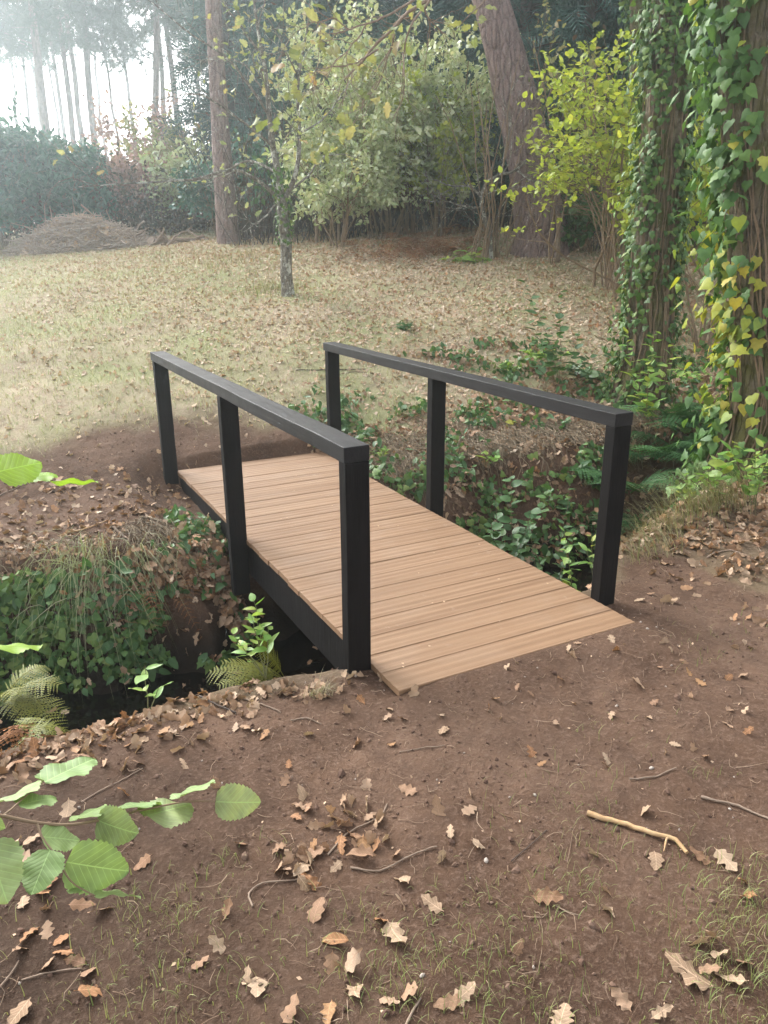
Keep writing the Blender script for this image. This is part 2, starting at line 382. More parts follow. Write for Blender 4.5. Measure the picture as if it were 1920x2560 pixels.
def M_deck():
    t = NT('larch_decking'); geo = t.n('ShaderNodeNewGeometry'); rnd = geo.outputs['Random Per Island']
    tc = t.n('ShaderNodeTexCoord'); cb = t.n('ShaderNodeCombineXYZ'); t.l(t.math('MULTIPLY', rnd, 37.0), cb.inputs[0]); t.l(t.math('MULTIPLY', rnd, 11.0), cb.inputs[1])
    ad = t.n('ShaderNodeVectorMath', operation='ADD'); t.l(tc.outputs['Object'], ad.inputs[0]); t.l(cb.outputs[0], ad.inputs[1])
    m1 = t.n('ShaderNodeMapping'); m1.inputs['Scale'].default_value = (1.1, 26, 26); t.l(ad.outputs[0], m1.inputs[0])
    m2 = t.n('ShaderNodeMapping'); m2.inputs['Scale'].default_value = (5, 190, 190); t.l(ad.outputs[0], m2.inputs[0])
    gr = t.noise(1.0, 4, .6, m1.outputs[0], .7); fi = t.noise(1.0, 3, .6, m2.outputs[0]); blot = t.noise(2.2, 4, .6, ad.outputs[0])
    c = t.ramp(gr, [(.28, (.138, .074, .036)), (.5, (.205, .119, .063)), (.72, (.275, .173, .100))])
    c = t.mix(t.ramp(rnd, [(0, (0, 0, 0)), (1, (.40, .40, .40))]), c, (.29, .182, .106)); c = t.mix(t.ramp(fi, [(.35, (.35, .35, .35)), (.65, (0, 0, 0))]), c, (.23, .12, .065))
    c = t.mix(t.ramp(blot, [(.5, (0, 0, 0)), (.75, (.35, .35, .35))]), c, (.31, .225, .165))
    kn = t.n('ShaderNodeTexVoronoi'); kn.inputs['Scale'].default_value = 3.1; m3 = t.n('ShaderNodeMapping'); m3.inputs['Scale'].default_value = (1, 2.4, 1); t.l(ad.outputs[0], m3.inputs[0]); t.l(m3.outputs[0], kn.inputs['Vector'])
    c = t.mix(t.ramp(kn.outputs['Distance'], [(.0, (.8, .8, .8)), (.055, (0, 0, 0))]), c, (.17, .075, .035))
    dust = t.noise(6.5, 6, .75, tc.outputs['Object']); c = t.mix(t.ramp(dust, [(.62, (0, 0, 0)), (.74, (.40, .40, .40))]), c, (.45, .36, .29))
    return t.done(t.bsdf(c, .62, t.math('ADD', gr, t.math('MULTIPLY', fi, .6)), .35, .003, .35))
def M_black():
    t = NT('black_stained_timber'); m = t.mapping((30, 30, 3)); n = t.noise(1.2, 4, .65, m, .4); w = t.noise(2.0, 4, .6, t.mapping((1, 1, 1)))
    m2 = t.mapping((150, 150, 9)); f = t.noise(1, 3, .6, m2)
    c = t.ramp(n, [(.3, (.0042, .0036, .0038)), (.7, (.0095, .0080, .0084))]); c = t.mix(t.ramp(f, [(.60, (0, 0, 0)), (.8, (.30, .30, .30))]), c, (.024, .018, .018)); c = t.mix(t.ramp(t.noise(1, 4, .8, t.mapping((160, 160, 40))), [(.74, (0, 0, 0)), (.78, (.5, .5, .5))]), c, (.10, .09, .085))
    return t.done(t.bsdf(c, t.ramp(w, [(.3, (.58,)*3), (.7, (.78,)*3)]), t.math('ADD', n, t.math('MULTIPLY', f, .7)), .5, .004, .12))
def M_black_h():
    t = NT('black_stained_rail'); m = t.mapping((30, 3, 30)); n = t.noise(1.2, 4, .65, m, .4); w = t.noise(4.0, 4, .6, t.mapping((1, 1, 1)))
    c = t.ramp(n, [(.3, (.006, .0055, .0062)), (.7, (.013, .012, .0135))])
    return t.done(t.bsdf(c, t.ramp(w, [(.3, (.48,)*3), (.7, (.68,)*3)]), n, .8, .004, .27))
def M_plain(name, stops, scale=8, rough=.85, bump=.4, dist=.005, spec=.2, src=None):
    t = NT(name); n = t.noise(scale, 5, .65, t.mapping((1, 1, 1))); fac = n
    if src == 'island': fac = t.math('ADD', t.math('MULTIPLY', t.n('ShaderNodeNewGeometry').outputs['Random Per Island'], .7), t.math('MULTIPLY', n, .3))
    return t.done(t.bsdf(t.ramp(fac, stops), rough, n, bump, dist, spec))

SOIL = M_soil(); DECK = M_deck(); BLACK = M_black(); BLACKR = M_black_h()
tan = [(.20, .115, .07), (.30, .185, .115), (.37, .25, .165), (.25, .14, .08), (.42, .30, .21)]
LEAF_TAN = leaf_mat('dry_oak_leaf', tan, .75, .10, 'object', .2, veins=7, mottle=.3, mscale=45)
LEAF_PALE = leaf_mat('pale_dry_oak_leaf', [(.34, .235, .155), (.40, .29, .20), (.29, .19, .12)], .8, .1, 'object', .2, veins=7, mottle=.3, mscale=45)
LEAF_ORANGE = leaf_mat('orange_dry_oak_leaf', [(.30, .155, .075), (.24, .12, .06), (.34, .20, .10)], .75, .12, 'object', .2, veins=7, mottle=.3, mscale=45)
LITTER = leaf_mat('leaf_litter', [(.17, .10, .062), (.30, .19, .115), (.42, .29, .19), (.24, .13, .07), (.52, .39, .28), (.36, .19, .09), (.30, .21, .14)], .8, .08, mottle=.3)
LITTER_M = leaf_mat('meadow_litter', [(.36, .25, .17), (.50, .37, .26), (.60, .47, .36), (.42, .27, .17), (.64, .53, .42), (.52, .34, .21), (.52, .43, .31)], .8, .1, mottle=.25)
IVYM = leaf_mat('ivy_leaf', [(.05, .105, .028), (.085, .165, .040), (.06, .13, .034), (.13, .22, .055), (.20, .26, .07)], .52, .18, spec=.3, mottle=.25)
IVYY = leaf_mat('green_ivy_leaf', [(.06, .135, .035), (.10, .20, .05), (.075, .165, .045), (.15, .26, .06)], .5, .28, spec=.3, mottle=.2)
HAZEL = leaf_mat('hazel_leaf', [(.31, .40, .07), (.41, .48, .09), (.25, .35, .06), (.50, .52, .10)], .5, .46, mottle=.2)
HAZNEAR = leaf_mat('near_hazel_leaf', [(.19, .29, .10), (.25, .34, .13), (.31, .36, .17)], .6, .28, 'object', .4, veins=8, mottle=.28, mscale=22)
PALE = leaf_mat('variegated_leaf', [(.42, .49, .26), (.56, .61, .39), (.28, .38, .17), (.66, .67, .49), (.34, .44, .20)], .45, .25)
GREEN = leaf_mat('bramble_leaf', [(.045, .115, .035), (.08, .17, .055), (.06, .14, .05), (.13, .23, .07)], .45, .25)
FRESH = leaf_mat('fresh_leaf', [(.15, .30, .06), (.22, .38, .09), (.30, .42, .10), (.40, .45, .09)], .45, .35)
OAKG = leaf_mat('turning_oak_leaf', [(.16, .21, .075), (.25, .28, .11), (.34, .34, .16), (.22, .26, .10), (.30, .30, .13), (.42, .40, .24), (.36, .24, .11)], .55, .35)
LAUREL = leaf_mat('laurel_leaf', [(.035, .11, .08), (.06, .165, .115), (.09, .22, .15), (.045, .13, .095)], .5, .15)
CONIF = leaf_mat('conifer_spray', [(.028, .075, .066), (.045, .11, .09), (.065, .145, .115), (.035, .09, .08)], .65, .12)
NEEDLE = leaf_mat('pine_needles', [(.05, .085, .055), (.08, .12, .075), (.06, .10, .07)], .6, .2)
BROWNL = leaf_mat('withered_leaf', [(.22, .11, .07), (.30, .16, .11), (.17, .09, .065), (.36, .21, .14)], .8, .2)
PINKL = leaf_mat('russet_leaf', [(.42, .25, .24), (.50, .31, .29), (.34, .20, .18), (.52, .38, .33)], .8, .25)
BRACKEN = leaf_mat('dead_bracken', [(.20, .085, .035), (.28, .13, .055), (.15, .07, .035)], .85, .15)
FERNG = leaf_mat('green_fern', [(.045, .13, .04), (.07, .17, .055), (.055, .15, .05)], .55, .25)
FERNY = leaf_mat('yellowing_fern', [(.15, .17, .022), (.21, .21, .03), (.12, .15, .03)], .6, .3)
GRASS = leaf_mat('grass_blade', [(.24, .28, .10), (.36, .36, .16), (.48, .42, .25), (.28, .33, .12), (.55, .47, .32)], .6, .25, mottle=.1)
GRASSG = leaf_mat('green_grass_blade', [(.14, .19, .05), (.21, .26, .08), (.32, .30, .14), (.17, .22, .07), (.26, .22, .11)], .55, .25, mottle=.1)
STRAW = leaf_mat('straw_blade', [(.30, .27, .17), (.42, .36, .25), (.24, .25, .13), (.36, .32, .2)], .7, .2, mottle=.1)
ROOTM = M_plain('root_fibre', [(.2, (.11, .068, .045)), (.5, (.24, .16, .11)), (.9, (.38, .28, .2))], 3, src='island')
CLOD = M_plain('soil_crumb', [(.2, (.085, .05, .036)), (.7, (.14, .086, .062)), (.95, (.20, .135, .10))], 30, .95, .6, .004, src='island')
STONE = M_plain('pebble', [(.2, (.28, .23, .19)), (.8, (.48, .42, .37))], 40, .8, .3, .002)
TWIG = M_plain('grey_twig', [(.2, (.15, .105, .075)), (.8, (.33, .25, .19))], 25, .85, .5, .004)
TWIGD = M_plain('dark_twig', [(.2, (.045, .035, .03)), (.8, (.11, .085, .07))], 25, .85, .5, .004)
STEM = M_plain('green_stem', [(.2, (.10, .12, .05)), (.8, (.19, .18, .09))], 25, .7)
STEMB = M_plain('brown_stem', [(.2, (.16, .11, .07)), (.8, (.28, .2, .13))], 25, .7)
PEELED = M_plain('peeled_stick', [(.25, (.17, .09, .045)), (.45, (.42, .27, .14)), (.8, (.55, .40, .24))], 14, .75, .6, .006)
PINEB = bark_mat('pine_bark', (.17, .115, .105), (.26, .19, .175), (7, 7, 2.2), dist=.035)
PINEL = bark_mat('pale_pine_bark', (.19, .13, .115), (.29, .22, .20), (8, 8, 2.4), (.55, .52, .46), .64, dist=.03)
OAKB = bark_mat('mossy_oak_bark', (.12, .095, .065), (.20, .165, .12), (13, 13, 2.6), (.36, .35, .29), .66, moss=(.12, .115, .04))
LICH = bark_mat('lichened_bark', (.12, .105, .085), (.24, .22, .185), (12, 12, 5), (.50, .50, .44), .53)
GREYB = bark_mat('far_pine_bark', (.16, .12, .105), (.25, .2, .18), (5, 5, 2))

# ------------------------------------------------------------------ the ground sheet and the stream
def axis(lo, hi, step, flo, fhi, gr):
    a = list(np.arange(lo, hi+1e-6, step)); s = step
    while a[-1] < fhi: s = min(s*gr, 40); a.append(a[-1]+s)
    s = step; b = [lo]
    while b[-1] > flo: s = min(s*gr, 40); b.append(b[-1]-s)
    return A(b[:0:-1]+a)
xs = axis(-2.2, 3.6, .02, -300, 300, 1.07); ys = axis(-1.9, 4.2, .02, -250, 400, 1.06)
X, Y = np.meshgrid(xs, ys); Z = H(X, Y); nx, ny = len(xs), len(ys)
g = G(); i = np.arange(ny-1)[:, None]*nx; j = np.arange(nx-1)[None]
g.add(np.stack([X, Y, Z], -1).reshape(-1, 3), np.stack([i+j, i+j+1, i+nx+j+1, i+nx+j], -1).reshape(-1, 4))
go = g.build('ground', SOIL); tag(go, None, None, kind='structure')
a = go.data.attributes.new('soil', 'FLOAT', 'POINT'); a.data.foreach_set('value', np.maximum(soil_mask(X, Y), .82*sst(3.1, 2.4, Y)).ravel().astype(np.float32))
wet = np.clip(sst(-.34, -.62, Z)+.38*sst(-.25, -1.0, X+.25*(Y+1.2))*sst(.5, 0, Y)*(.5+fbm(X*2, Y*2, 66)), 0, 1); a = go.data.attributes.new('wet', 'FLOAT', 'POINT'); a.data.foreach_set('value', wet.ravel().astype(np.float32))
t = NT('stream_water'); n = t.noise(14, 3, .6, t.mapping((1, 1, 1))); WM = t.done(t.bsdf((.006, .005, .004), .06, n, .12, .01, .5))
g = G(); wx = np.linspace(-12, 14, 60); wy = np.linspace(.2, 3.0, 12); WX, WY = np.meshgrid(wx, wy)
i = np.arange(11)[:, None]*60; j = np.arange(59)[None]; g.add(np.stack([WX, WY, np.full_like(WX, WATER)], -1).reshape(-1, 3), np.stack([i+j, i+j+1, i+60+j+1, i+60+j], -1).reshape(-1, 4))
tag(g.build('water', WM), None, None, kind='structure')

# ------------------------------------------------------------------ the footbridge
W, L = 1.1886, 3.5125; PT, PY = .099, .0595
def bbox(g, x0, x1, y0, y1, z0, z1, c=.004, seg=1, jit=0.0, rng=R):
    """a box with chamfered edges and slightly uneven faces"""
    bm_x, bm_y, bm_z = A([x0, x0+c, x1-c, x1]), A([y0, y0+c, y1-c, y1]), A([z0, z0+c, z1-c, z1])
    import bmesh
    bm = bmesh.new(); bmesh.ops.create_cube(bm, size=1.0)
    for v in bm.verts: v.co = Vector(((x0+x1)/2+v.co.x*(x1-x0), (y0+y1)/2+v.co.y*(y1-y0), (z0+z1)/2+v.co.z*(z1-z0)))
    bmesh.ops.bevel(bm, geom=bm.edges[:], offset=c, segments=2, profile=.5, affect='EDGES')
    if seg > 1:
        ax = max(range(3), key=lambda k: (x1-x0, y1-y0, z1-z0)[k]); ln = [e for e in bm.edges if abs((e.verts[0].co-e.verts[1].co)[ax]) > .5*(x1-x0, y1-y0, z1-z0)[ax]]
        bmesh.ops.subdivide_edges(bm, edges=ln, cuts=seg, use_grid_fill=True)
    bm.verts.ensure_lookup_table(); V = A([v.co[:] for v in bm.verts])
    if jit:
        ax = max(range(3), key=lambda k: (x1-x0, y1-y0, z1-z0)[k]); s = V[:, ax]
        for k in range(3):
            if k != ax: V[:, k] += (vn(s*2.3+k*13+x0*50, s*0+y0*30, 9)-.5)*jit
    b = g.n; first = True
    for k in (3, 4, 5, 6, 8):
        F = [[v.index for v in f.verts] for f in bm.faces if len(f.verts) == k]
        if F:
            if first: g.add(V, A(F)); first = False
            else: g.f.append(A(F)+b)
    bm.free()
bridge = thing('footbridge', (W/2, L/2, 0), 'small timber footbridge with black posts and handrails and a new reddish plank deck', 'footbridge')
g = G(); NB = 24; pit = L/NB; T = .027
for k in range(NB):
    y0 = k*pit+.0013; y1 = (k+1)*pit-.0013; w = y1-y0; dx0, dx1 = R.normal()*.002, R.normal()*.002; dz = R.normal()*.0007
    # ridged top: a profile across the board, swept along X
    prof = [(0, -T), (0, -.003), (.003, 0)]
    nr = 3
    for q in range(nr):
        a0 = .004+(w-.008)*q/nr; a1 = .004+(w-.008)*(q+1)/nr; gw = .007
        prof += [(a0+(a1-a0)*u, -.0010*(1+math.cos(2*PI*u))) for u in ((0, .2, .4, .6, .8) if q else (.2, .4, .6, .8))]
    prof += [(w-.003, 0), (w, -.003), (w, -T)]
    pr = A(prof); n = len(pr); nxs = 9; xx = np.linspace(0-.004+dx0, W+.004+dx1, nxs)
    V = A([[x, y0+p[0], p[1]+dz+(vn(A([x*2.1]), A([k*3.3]), 4)[0]-.5)*.0016] for x in xx for p in pr])
    i = np.arange(nxs-1)[:, None]*n; j = np.arange(n)[None]; F = np.stack([i+j, i+(j+1) % n, i+n+(j+1) % n, i+n+j], -1).reshape(-1, 4)
    b = g.n; g.add(V, F[:, ::-1]); 
    # close the two ends on the same vertices so that a board is one island
    g.f.append(A([list(range(b, b+n))])); g.f.append(A([list(range(b+(nxs-1)*n, b+nxs*n))[::-1]]))
g.build('deck', DECK, bridge, smooth=False)
for s in (0, 1):
    g = G(); x0 = .004 if s == 0 else W-.066
    bbox(g, x0, x0+.062, .06, L-.05, -.225, -T-.001, .003, 6, .004); g.build('stringer', BLACK, bridge, smooth=False)
def gz(x, y): return float(H(x, y))
YL = [(.2377, -.34), (1.8207, -.335), (3.479, -.2)]; YR = [(.233, -.3), (1.7687, -.24), (3.328, -.25)]
HL, HLF, HR, HH = .9029, .8877, .8961, .0598
for s, ys_ in ((0, YL), (1, YR)):
    x0 = -PT-.003 if s == 0 else W+.003
    for y, zb in ys_:
        g = G(); zt = (HL+(HLF-HL)*(y/3.5) if s == 0 else HR)-HH-.001
        bbox(g, x0, x0+PT, y, y+PY, zb, zt, .004, 8, .004); g.build('post', BLACK, bridge, smooth=False)
    g = G(); ya, yb = ys_[0][0]-.001, ys_[2][0]+PY+.026
    bbox(g, x0-.002, x0+PT+.002, ya, yb, -HH, 0, .003, 10, .004)
    for V in g.v: V[:, 2] += (HL+(HLF-HL)*(V[:, 1]/3.5)) if s == 0 else HR
    g.build('handrail', BLACKR, bridge, smooth=False)

# ------------------------------------------------------------------ helpers for things growing on the ground
def gn(P, e=.04):
    P = np.asarray(P); x, y = P[:, 0], P[:, 1]
    return nrm(np.stack([-(H(x+e, y)-H(x-e, y))/(2*e), -(H(x, y+e)-H(x, y-e))/(2*e), np.ones_like(x)], -1))
def on(x, y, dz=0): x = np.asarray(x, float); y = np.asarray(y, float); return np.stack([x, y, H(x, y)+dz], -1)
def inview(P, m=.12):
    d = np.asarray(P)-CAM; z = d@FW; u = (d@RX)/np.maximum(z, .05)*FPX; v = (d@UX)/np.maximum(z, .05)*FPX
    return (z > .15) & (np.abs(u) < 960*(1+m)+60) & (np.abs(v) < 1280*(1+m)+60)
def offdeck(P): return ~((P[:, 0] > -.02) & (P[:, 0] < W+.02) & (P[:, 1] > -.02) & (P[:, 1] < L+.02))
def blade_T(bend, w=.06, n=4, side=0.0):
    t = np.linspace(0, 1, n+1); y = np.sin(t*bend)/max(bend, .01); z = (1-np.cos(t*bend))/max(bend, .01)
    V = []
    for k in range(n): ww = w*(1-t[k]**1.6)*.5; V += [[-ww+side*t[k]**2, z[k], y[k]], [ww+side*t[k]**2, z[k], y[k]]]
    V += [[side, z[n], y[n]]]; V = A(V)
    F = [[2*k, 2*k+1, 2*k+3, 2*k+2] for k in range(n-1)]; return V, F, [2*n-2, 2*n-1, 2*n]
def add_blades(g, P, S, rng, wmul=1.0, bend=(.2, 1.8), lean=None, n=4):
    """each blade a thin arched strip rooted at P"""
    N = len(P); Ts = []
    for k in range(8):
        V, F, tr = blade_T(rng.uniform(*bend), (.035+.03*rng.random())*wmul, n, rng.uniform(-.25, .25))
        F = A(F+[[tr[0], tr[1], tr[2], tr[2]]][:0]); Ts.append((V, F, tr))
    k = rng.integers(0, 8, N)
    az = rng.random(N)*2*PI if lean is None else lean+rng.normal(size=N)*.7
    c, s = np.cos(az), np.sin(az); z = np.zeros(N); o = np.ones(N)
    M = np.stack([np.stack([-s, c, z], -1), np.stack([c, s, z], -1), np.stack([z, z, o], -1)], -1)
    for q in range(8):
        m = k == q
        if not m.any(): continue
        V, F, tr = Ts[q]; SV = V[None]*S[m][:, None, None]; Wv = np.einsum('nij,nkj->nki', M[m], SV)+P[m][:, None]
        nv = len(V); off = (np.arange(m.sum())*nv)[:, None, None]; b = g.n
        g.add(Wv.reshape(-1, 3), (F[None]+off).reshape(-1, 4)); g.f.append((A([[tr]])+off).reshape(-1, 3)+b)
def lay(g, Ts, P, S, rng, tilt=.45, mat=None):
    N = len(P); n = nrm(gn(P)+rng.normal(size=(N, 3))*tilt); a = rng.normal(size=(N, 3)); M = frames(a, n)
    c = np.einsum('nij,j->ni', M, A([0, -.5, 0]))*np.broadcast_to(S, (N,))[:, None]
    inst_mix(g, Ts, P+c, M, S, rng)

# ------------------------------------------------------------------ single fallen leaves lying on the near bank
def centred(T): V = T[0]-A([0, .5, 0]); V = V-A([0, 0, V[:, 2].min()*.55]); return V, T[1], T[2]
LM = {}
for nm, m in (('tan', LEAF_TAN), ('pale', LEAF_PALE), ('orange', LEAF_ORANGE)):
    LM[nm] = []
    for T in OAK_HI: LM[nm].append(G().add(*centred(T)).mesh('fallen_leaf', True, [m]))
ELL = G().add(*centred(leaf_T(ell(.24, 1, .8), np.linspace(0, 1, 14), [-1, -.5, 0, .5, 1], .3, -.2, .03, 2))).mesh('fallen_leaf', True, [LEAF_ORANGE])
HUE = {'tan': 'tan', 'pale': 'pale beige', 'orange': 'orange brown'}
nleaf = 0
def drop_leaf(p, size, hue, where, rng=R, tilt=.35, label=None, me=None, group=None):
    global nleaf
    o = bpy.data.objects.new('fallen_leaf', me or LM[hue][rng.integers(len(OAK_HI))]); COL.objects.link(o)
    n = gn(A([p]), .03)[0]+rng.normal(size=3)*tilt*.6; M = frames(A([rng.normal(size=3)]), A([n]))[0]
    o.matrix_world = Matrix.Translation(Vector([p[0], p[1], p[2]+.004])) @ Matrix(M.tolist()).to_4x4() @ Matrix.Diagonal((size*rng.uniform(.8, 1.1), size, size*rng.uniform(.45, 1.0), 1))
    tag(o, label or f'dry {HUE[hue]} oak leaf {where}', 'fallen leaf', group or f'{HUE[hue]} oak leaves {where}'); nleaf += 1; return o
rl = np.random.default_rng(5)
SOLO = [(237, 2481, .088, 'orange', 'flat orange brown lobed oak leaf alone on dark soil at the bottom left', .1), (1720, 2443, .105, 'pale', 'longest pale oak leaf lying beside the grass at the bottom right', .3),
        (833, 2356, .07, 'orange', None, .2), (987, 2346, .085, 'pale', 'broad pale wavy oak leaf on thin grass below the bent twig', .2), (871, 2423, .10, 'tan', 'large upright folded tan oak leaf in the bottom middle', .5),
        (1816, 2153, .075, 'pale', 'flat pinkish oak leaf beside the thick end of the peeled stick', .1), (1866, 2250, .06, 'orange', 'golden orange oak leaf on the grass edge at the right', .1),
        (1006, 2207, .06, 'pale', 'pale oak leaf just under the bent twig', .1), (1430, 1644, .062, 'pale', 'yellowish cream oak leaf by the front edge of the deck', .2), (1109, 1829, .06, 'pale', 'whitish lobed oak leaf on bare soil below the deck front', .3),
        (949, 1700, .045, 'pale', 'small yellow leaf standing against the deck corner by the front post', .9), (904, 1754, .05, 'orange', 'rust orange curled oak leaf beside the front left post', .5),
        (1596, 1713, .085, 'tan', 'crumpled tan oak leaf with a long stalk right of the deck corner', .5), (1641, 2157, .06, 'pale', None, .3)]
for px, py, s, hue, lab, tl in SOLO: drop_leaf(gnd(px, py), s*1.12, hue, 'on the soil of the near bank', rl, tl, lab, ELL if px == 833 else None, 'oak leaves that stand out on the near bank' if lab else None)
LV = """54,2543 498,2412 544,2373 623,2458 571,2279 203,2269 257,2286 104,2238 112,2281 58,2261 70,2342 116,2338 154,2358 50,2381 120,2416 162,2390 222,2435 193,2408 174,2034 85,2107 359,2161 311,1993 540,1972 602,2118 29,2126 131,2207
721,1920 715,1958 754,1995 742,2047 860,2010 864,2037 910,2026 925,2045 945,2064 891,2118 925,2107 787,2138 813,2130 767,2153 756,2180 713,2180 763,2221 696,2126 841,2172 991,2142 1103,2153 1095,2034 1126,2088 1192,2111 790,2284 1005,2269 1080,2271 956,2311 829,2415 883,2485 821,2539 729,2535 648,2470 972,2508 1018,2493 1122,2516 1157,2496 1172,2030
1330,1887 1353,1914 1519,1906 1511,1922 1660,1887 1685,1864 1731,1877 1762,1899 1484,2149 1751,2149 1858,2211 1519,2292 1519,2242 1363,2253 1770,2431 1836,2462 1859,2415 1797,2396 1751,2369 1777,2358 1554,2512 1650,2543 1403,2554 1292,2385 1608,2037
1423,1626 1444,1611 1527,1601 1542,1628 1400,1701 1330,1740 1434,1765 1527,1794 1388,1813 1650,1674 1633,1761 1722,1688 1751,1713 1820,1698 1708,1661 1677,1632 1820,1781 1820,1817 1859,1784 1868,1835 1724,1746 1619,1800 1600,1503 1625,1487 1679,1443 1288,1661 1292,1725 1839,1624 1876,1624
968,1798 1006,1802 981,1864 661,1840 1103,1794 1238,1752 1226,1779 1265,1671 771,1840 1250,1800 1180,1990 1020,1985"""
for q in LV.split():
    px, py = map(float, q.split(',')); p = gnd(px, py)
    w = 'on bare soil beyond the deck front and right of it' if py < 1930 and px > 1270 else ('on the soil between deck and camera' if py < 2260 else 'among the thin grass nearest the camera')
    drop_leaf(p, rl.uniform(.036, .060) if py < 1930 else rl.uniform(.050, .080), rl.choice(['tan', 'pale', 'orange'], p=[.55, .33, .12]), w, rl, .34)
for q in range(26):
    px, py = [(790, 2045), (740, 2165), (910, 2100), (870, 2030)][q % 4]; drop_leaf(gnd(px+rl.normal()*42, py+rl.normal()*26), rl.uniform(.05, .08), rl.choice(['tan', 'pale', 'orange'], p=[.6, .25, .15]), 'in the curled heap between deck and camera', rl, .8)
# the drift of leaves along the lip of the ditch, left of the bridge
k = 0
while k < 105:
    px, py = rl.uniform(0, 640), rl.uniform(1690, 1960)
    yl = np.interp(px, [0, 120, 350, 560, 640, 740], [1865, 1840, 1770, 1715, 1700, 1690])
    if not (yl-6 < py < yl+rl.gamma(1.2, 45)): continue
    drop_leaf(gnd(px, py), rl.uniform(.045, .085), rl.choice(['tan', 'pale', 'orange'], p=[.6, .25, .15]), 'in the drift along the ditch lip', rl, .55); k += 1
for q in range(34):
    px, py = rl.uniform(1640, 1920), rl.uniform(1230, 1390); p = gnd(px, py)
    drop_leaf(p, rl.uniform(.05, .085), rl.choice(['tan', 'pale', 'orange'], p=[.6, .25, .15]), 'on the right bank beside the grass clump', rl, .5)

# ------------------------------------------------------------------ leaf litter, one mass
rr = np.random.default_rng(21)
g = G(); N = 330000
x = rr.uniform(-7, 16, N); y = rr.uniform(2.3, 19, N); D = np.hypot(x-CAM[0], y-CAM[1])
cover = .16+.74*sst(-1.5, 4.5, x+.25*y-1.5)+.6*(fbm(x*.7, y*.7, 71)-.5); cover = cover*(1-.80*soil_mask(x, y))
P = on(x, y, .008); keep = (rr.random(N) < cover*np.clip(9.0/D, 0, 1)**1.0*.62) & inview(P, .1) & (P[:, 2] > -.3) & offdeck(P)
P = P[keep]; lay(g, OAK_LO, P, rr.uniform(.036, .072, len(P)), rr, .33); print('litter', len(P))
g_r = G(); k = 14000; x = rr.uniform(1.5, 13, k); y = rr.uniform(3, 13, k); P = on(x, y, .012); m = (rr.random(k) < sst(2, 7, x+.15*y)*(.15+1.2*sst(.45, .6, fbm(x*.9, y*.9, 72)))) & inview(P, .1); lay(g_r, OAK_LO, P[m], rr.uniform(.045, .085, m.sum()), rr, .4); tag(g_r.build('leaf_litter', leaf_mat('russet_litter', [(.38, .20, .11), (.30, .15, .08), (.46, .28, .17), (.42, .22, .10)], .8, .1)), 'russet oak leaves drifted under the trees on the right of the meadow', 'leaf litter', kind='stuff')
tag(g.build('leaf_litter', LITTER_M), 'carpet of pale dry oak leaves strewn over the rough meadow and slope', 'leaf litter', kind='stuff')
g = G(); N = 27000                          # litter on the banks of the ditch
x = np.concatenate([rr.uniform(-2.5, 0, N//3), rr.uniform(1.0, 8, N-N//3)]); y = rr.uniform(-.7, 3.6, len(x)); P = on(x, y, .008)
c = (1-soil_mask(x, y))*.9+.1; c = np.where((x > 1.6) & (y < near_edge(x)+.35), 1.6*c, np.maximum(c, (y > 1.5)*.45)*np.where((x > 1.1) & (P[:, 2] > -.55), 2.2, .6))*np.where((x < 1.6) & (y < 1), .12, 1)
keep = (rr.random(len(x)) < c*.62) & (P[:, 2] > WATER+.05) & offdeck(P) & inview(P, .8); P = P[keep]
lay(g, OAK_LO, P, rr.uniform(.045, .09, len(P)), rr, .6)
x = rr.normal(-.85, .6, 260); y = near_edge(x)-.06-rr.gamma(1.1, .07, 260); P = on(x, y, .006); P = P[offdeck(P)]; lay(g, OAK_LO, P, rr.uniform(.04, .075, len(P)), rr, .6)
x = rr.uniform(-2.3, 4, 60); y = rr.uniform(1.0, 2.3, 60); P = np.stack([x, y, np.full(60, WATER+.004)], -1); P = P[(H(x, y) < WATER)]; lay(g, OAK_LO, P, rr.uniform(.05, .08, len(P)), rr, .1)
x = np.concatenate([rr.normal(-1.15, .3, 170), rr.uniform(-.9, -.1, 60)]); y = far_edge(x)+rr.normal(.05, .17, 230); P = on(x, y, .008); lay(g, OAK_LO, P, rr.uniform(.045, .085, len(P)), rr, .6)
tag(g.build('leaf_litter', LITTER), 'brown oak leaves heaped on the banks of the ditch', 'leaf litter', kind='stuff')
# broken scraps trodden into the bare soil
g = G(); N = 1300; x = rr.uniform(-2, 3.6, N); y = rr.uniform(-1.8, 4.6, N); P = on(x, y, .003); keep = (soil_mask(x, y) > .4) & offdeck(P) & inview(P); P = P[keep]
lay(g, SMALL, P, rr.uniform(.005, .016, len(P)), rr, .5)
x = rr.uniform(0.05, W-.05, 46); y = rr.uniform(0.02, L-.1, 46); P = np.stack([x, y, np.full(46, .002)], -1)
M = frames(rr.normal(size=(46, 3))*A([1, 1, 0]), A([[0, 0, 1.]]*46)+rr.normal(size=(46, 3))*.12); inst_mix(g, SMALL, P, M, rr.uniform(.006, .017, 46), rr)
tag(g.build('leaf_scraps', LEAF_PALE), 'tiny pale leaf scraps trodden into bare soil and lying on the deck', 'leaf scraps', kind='stuff')

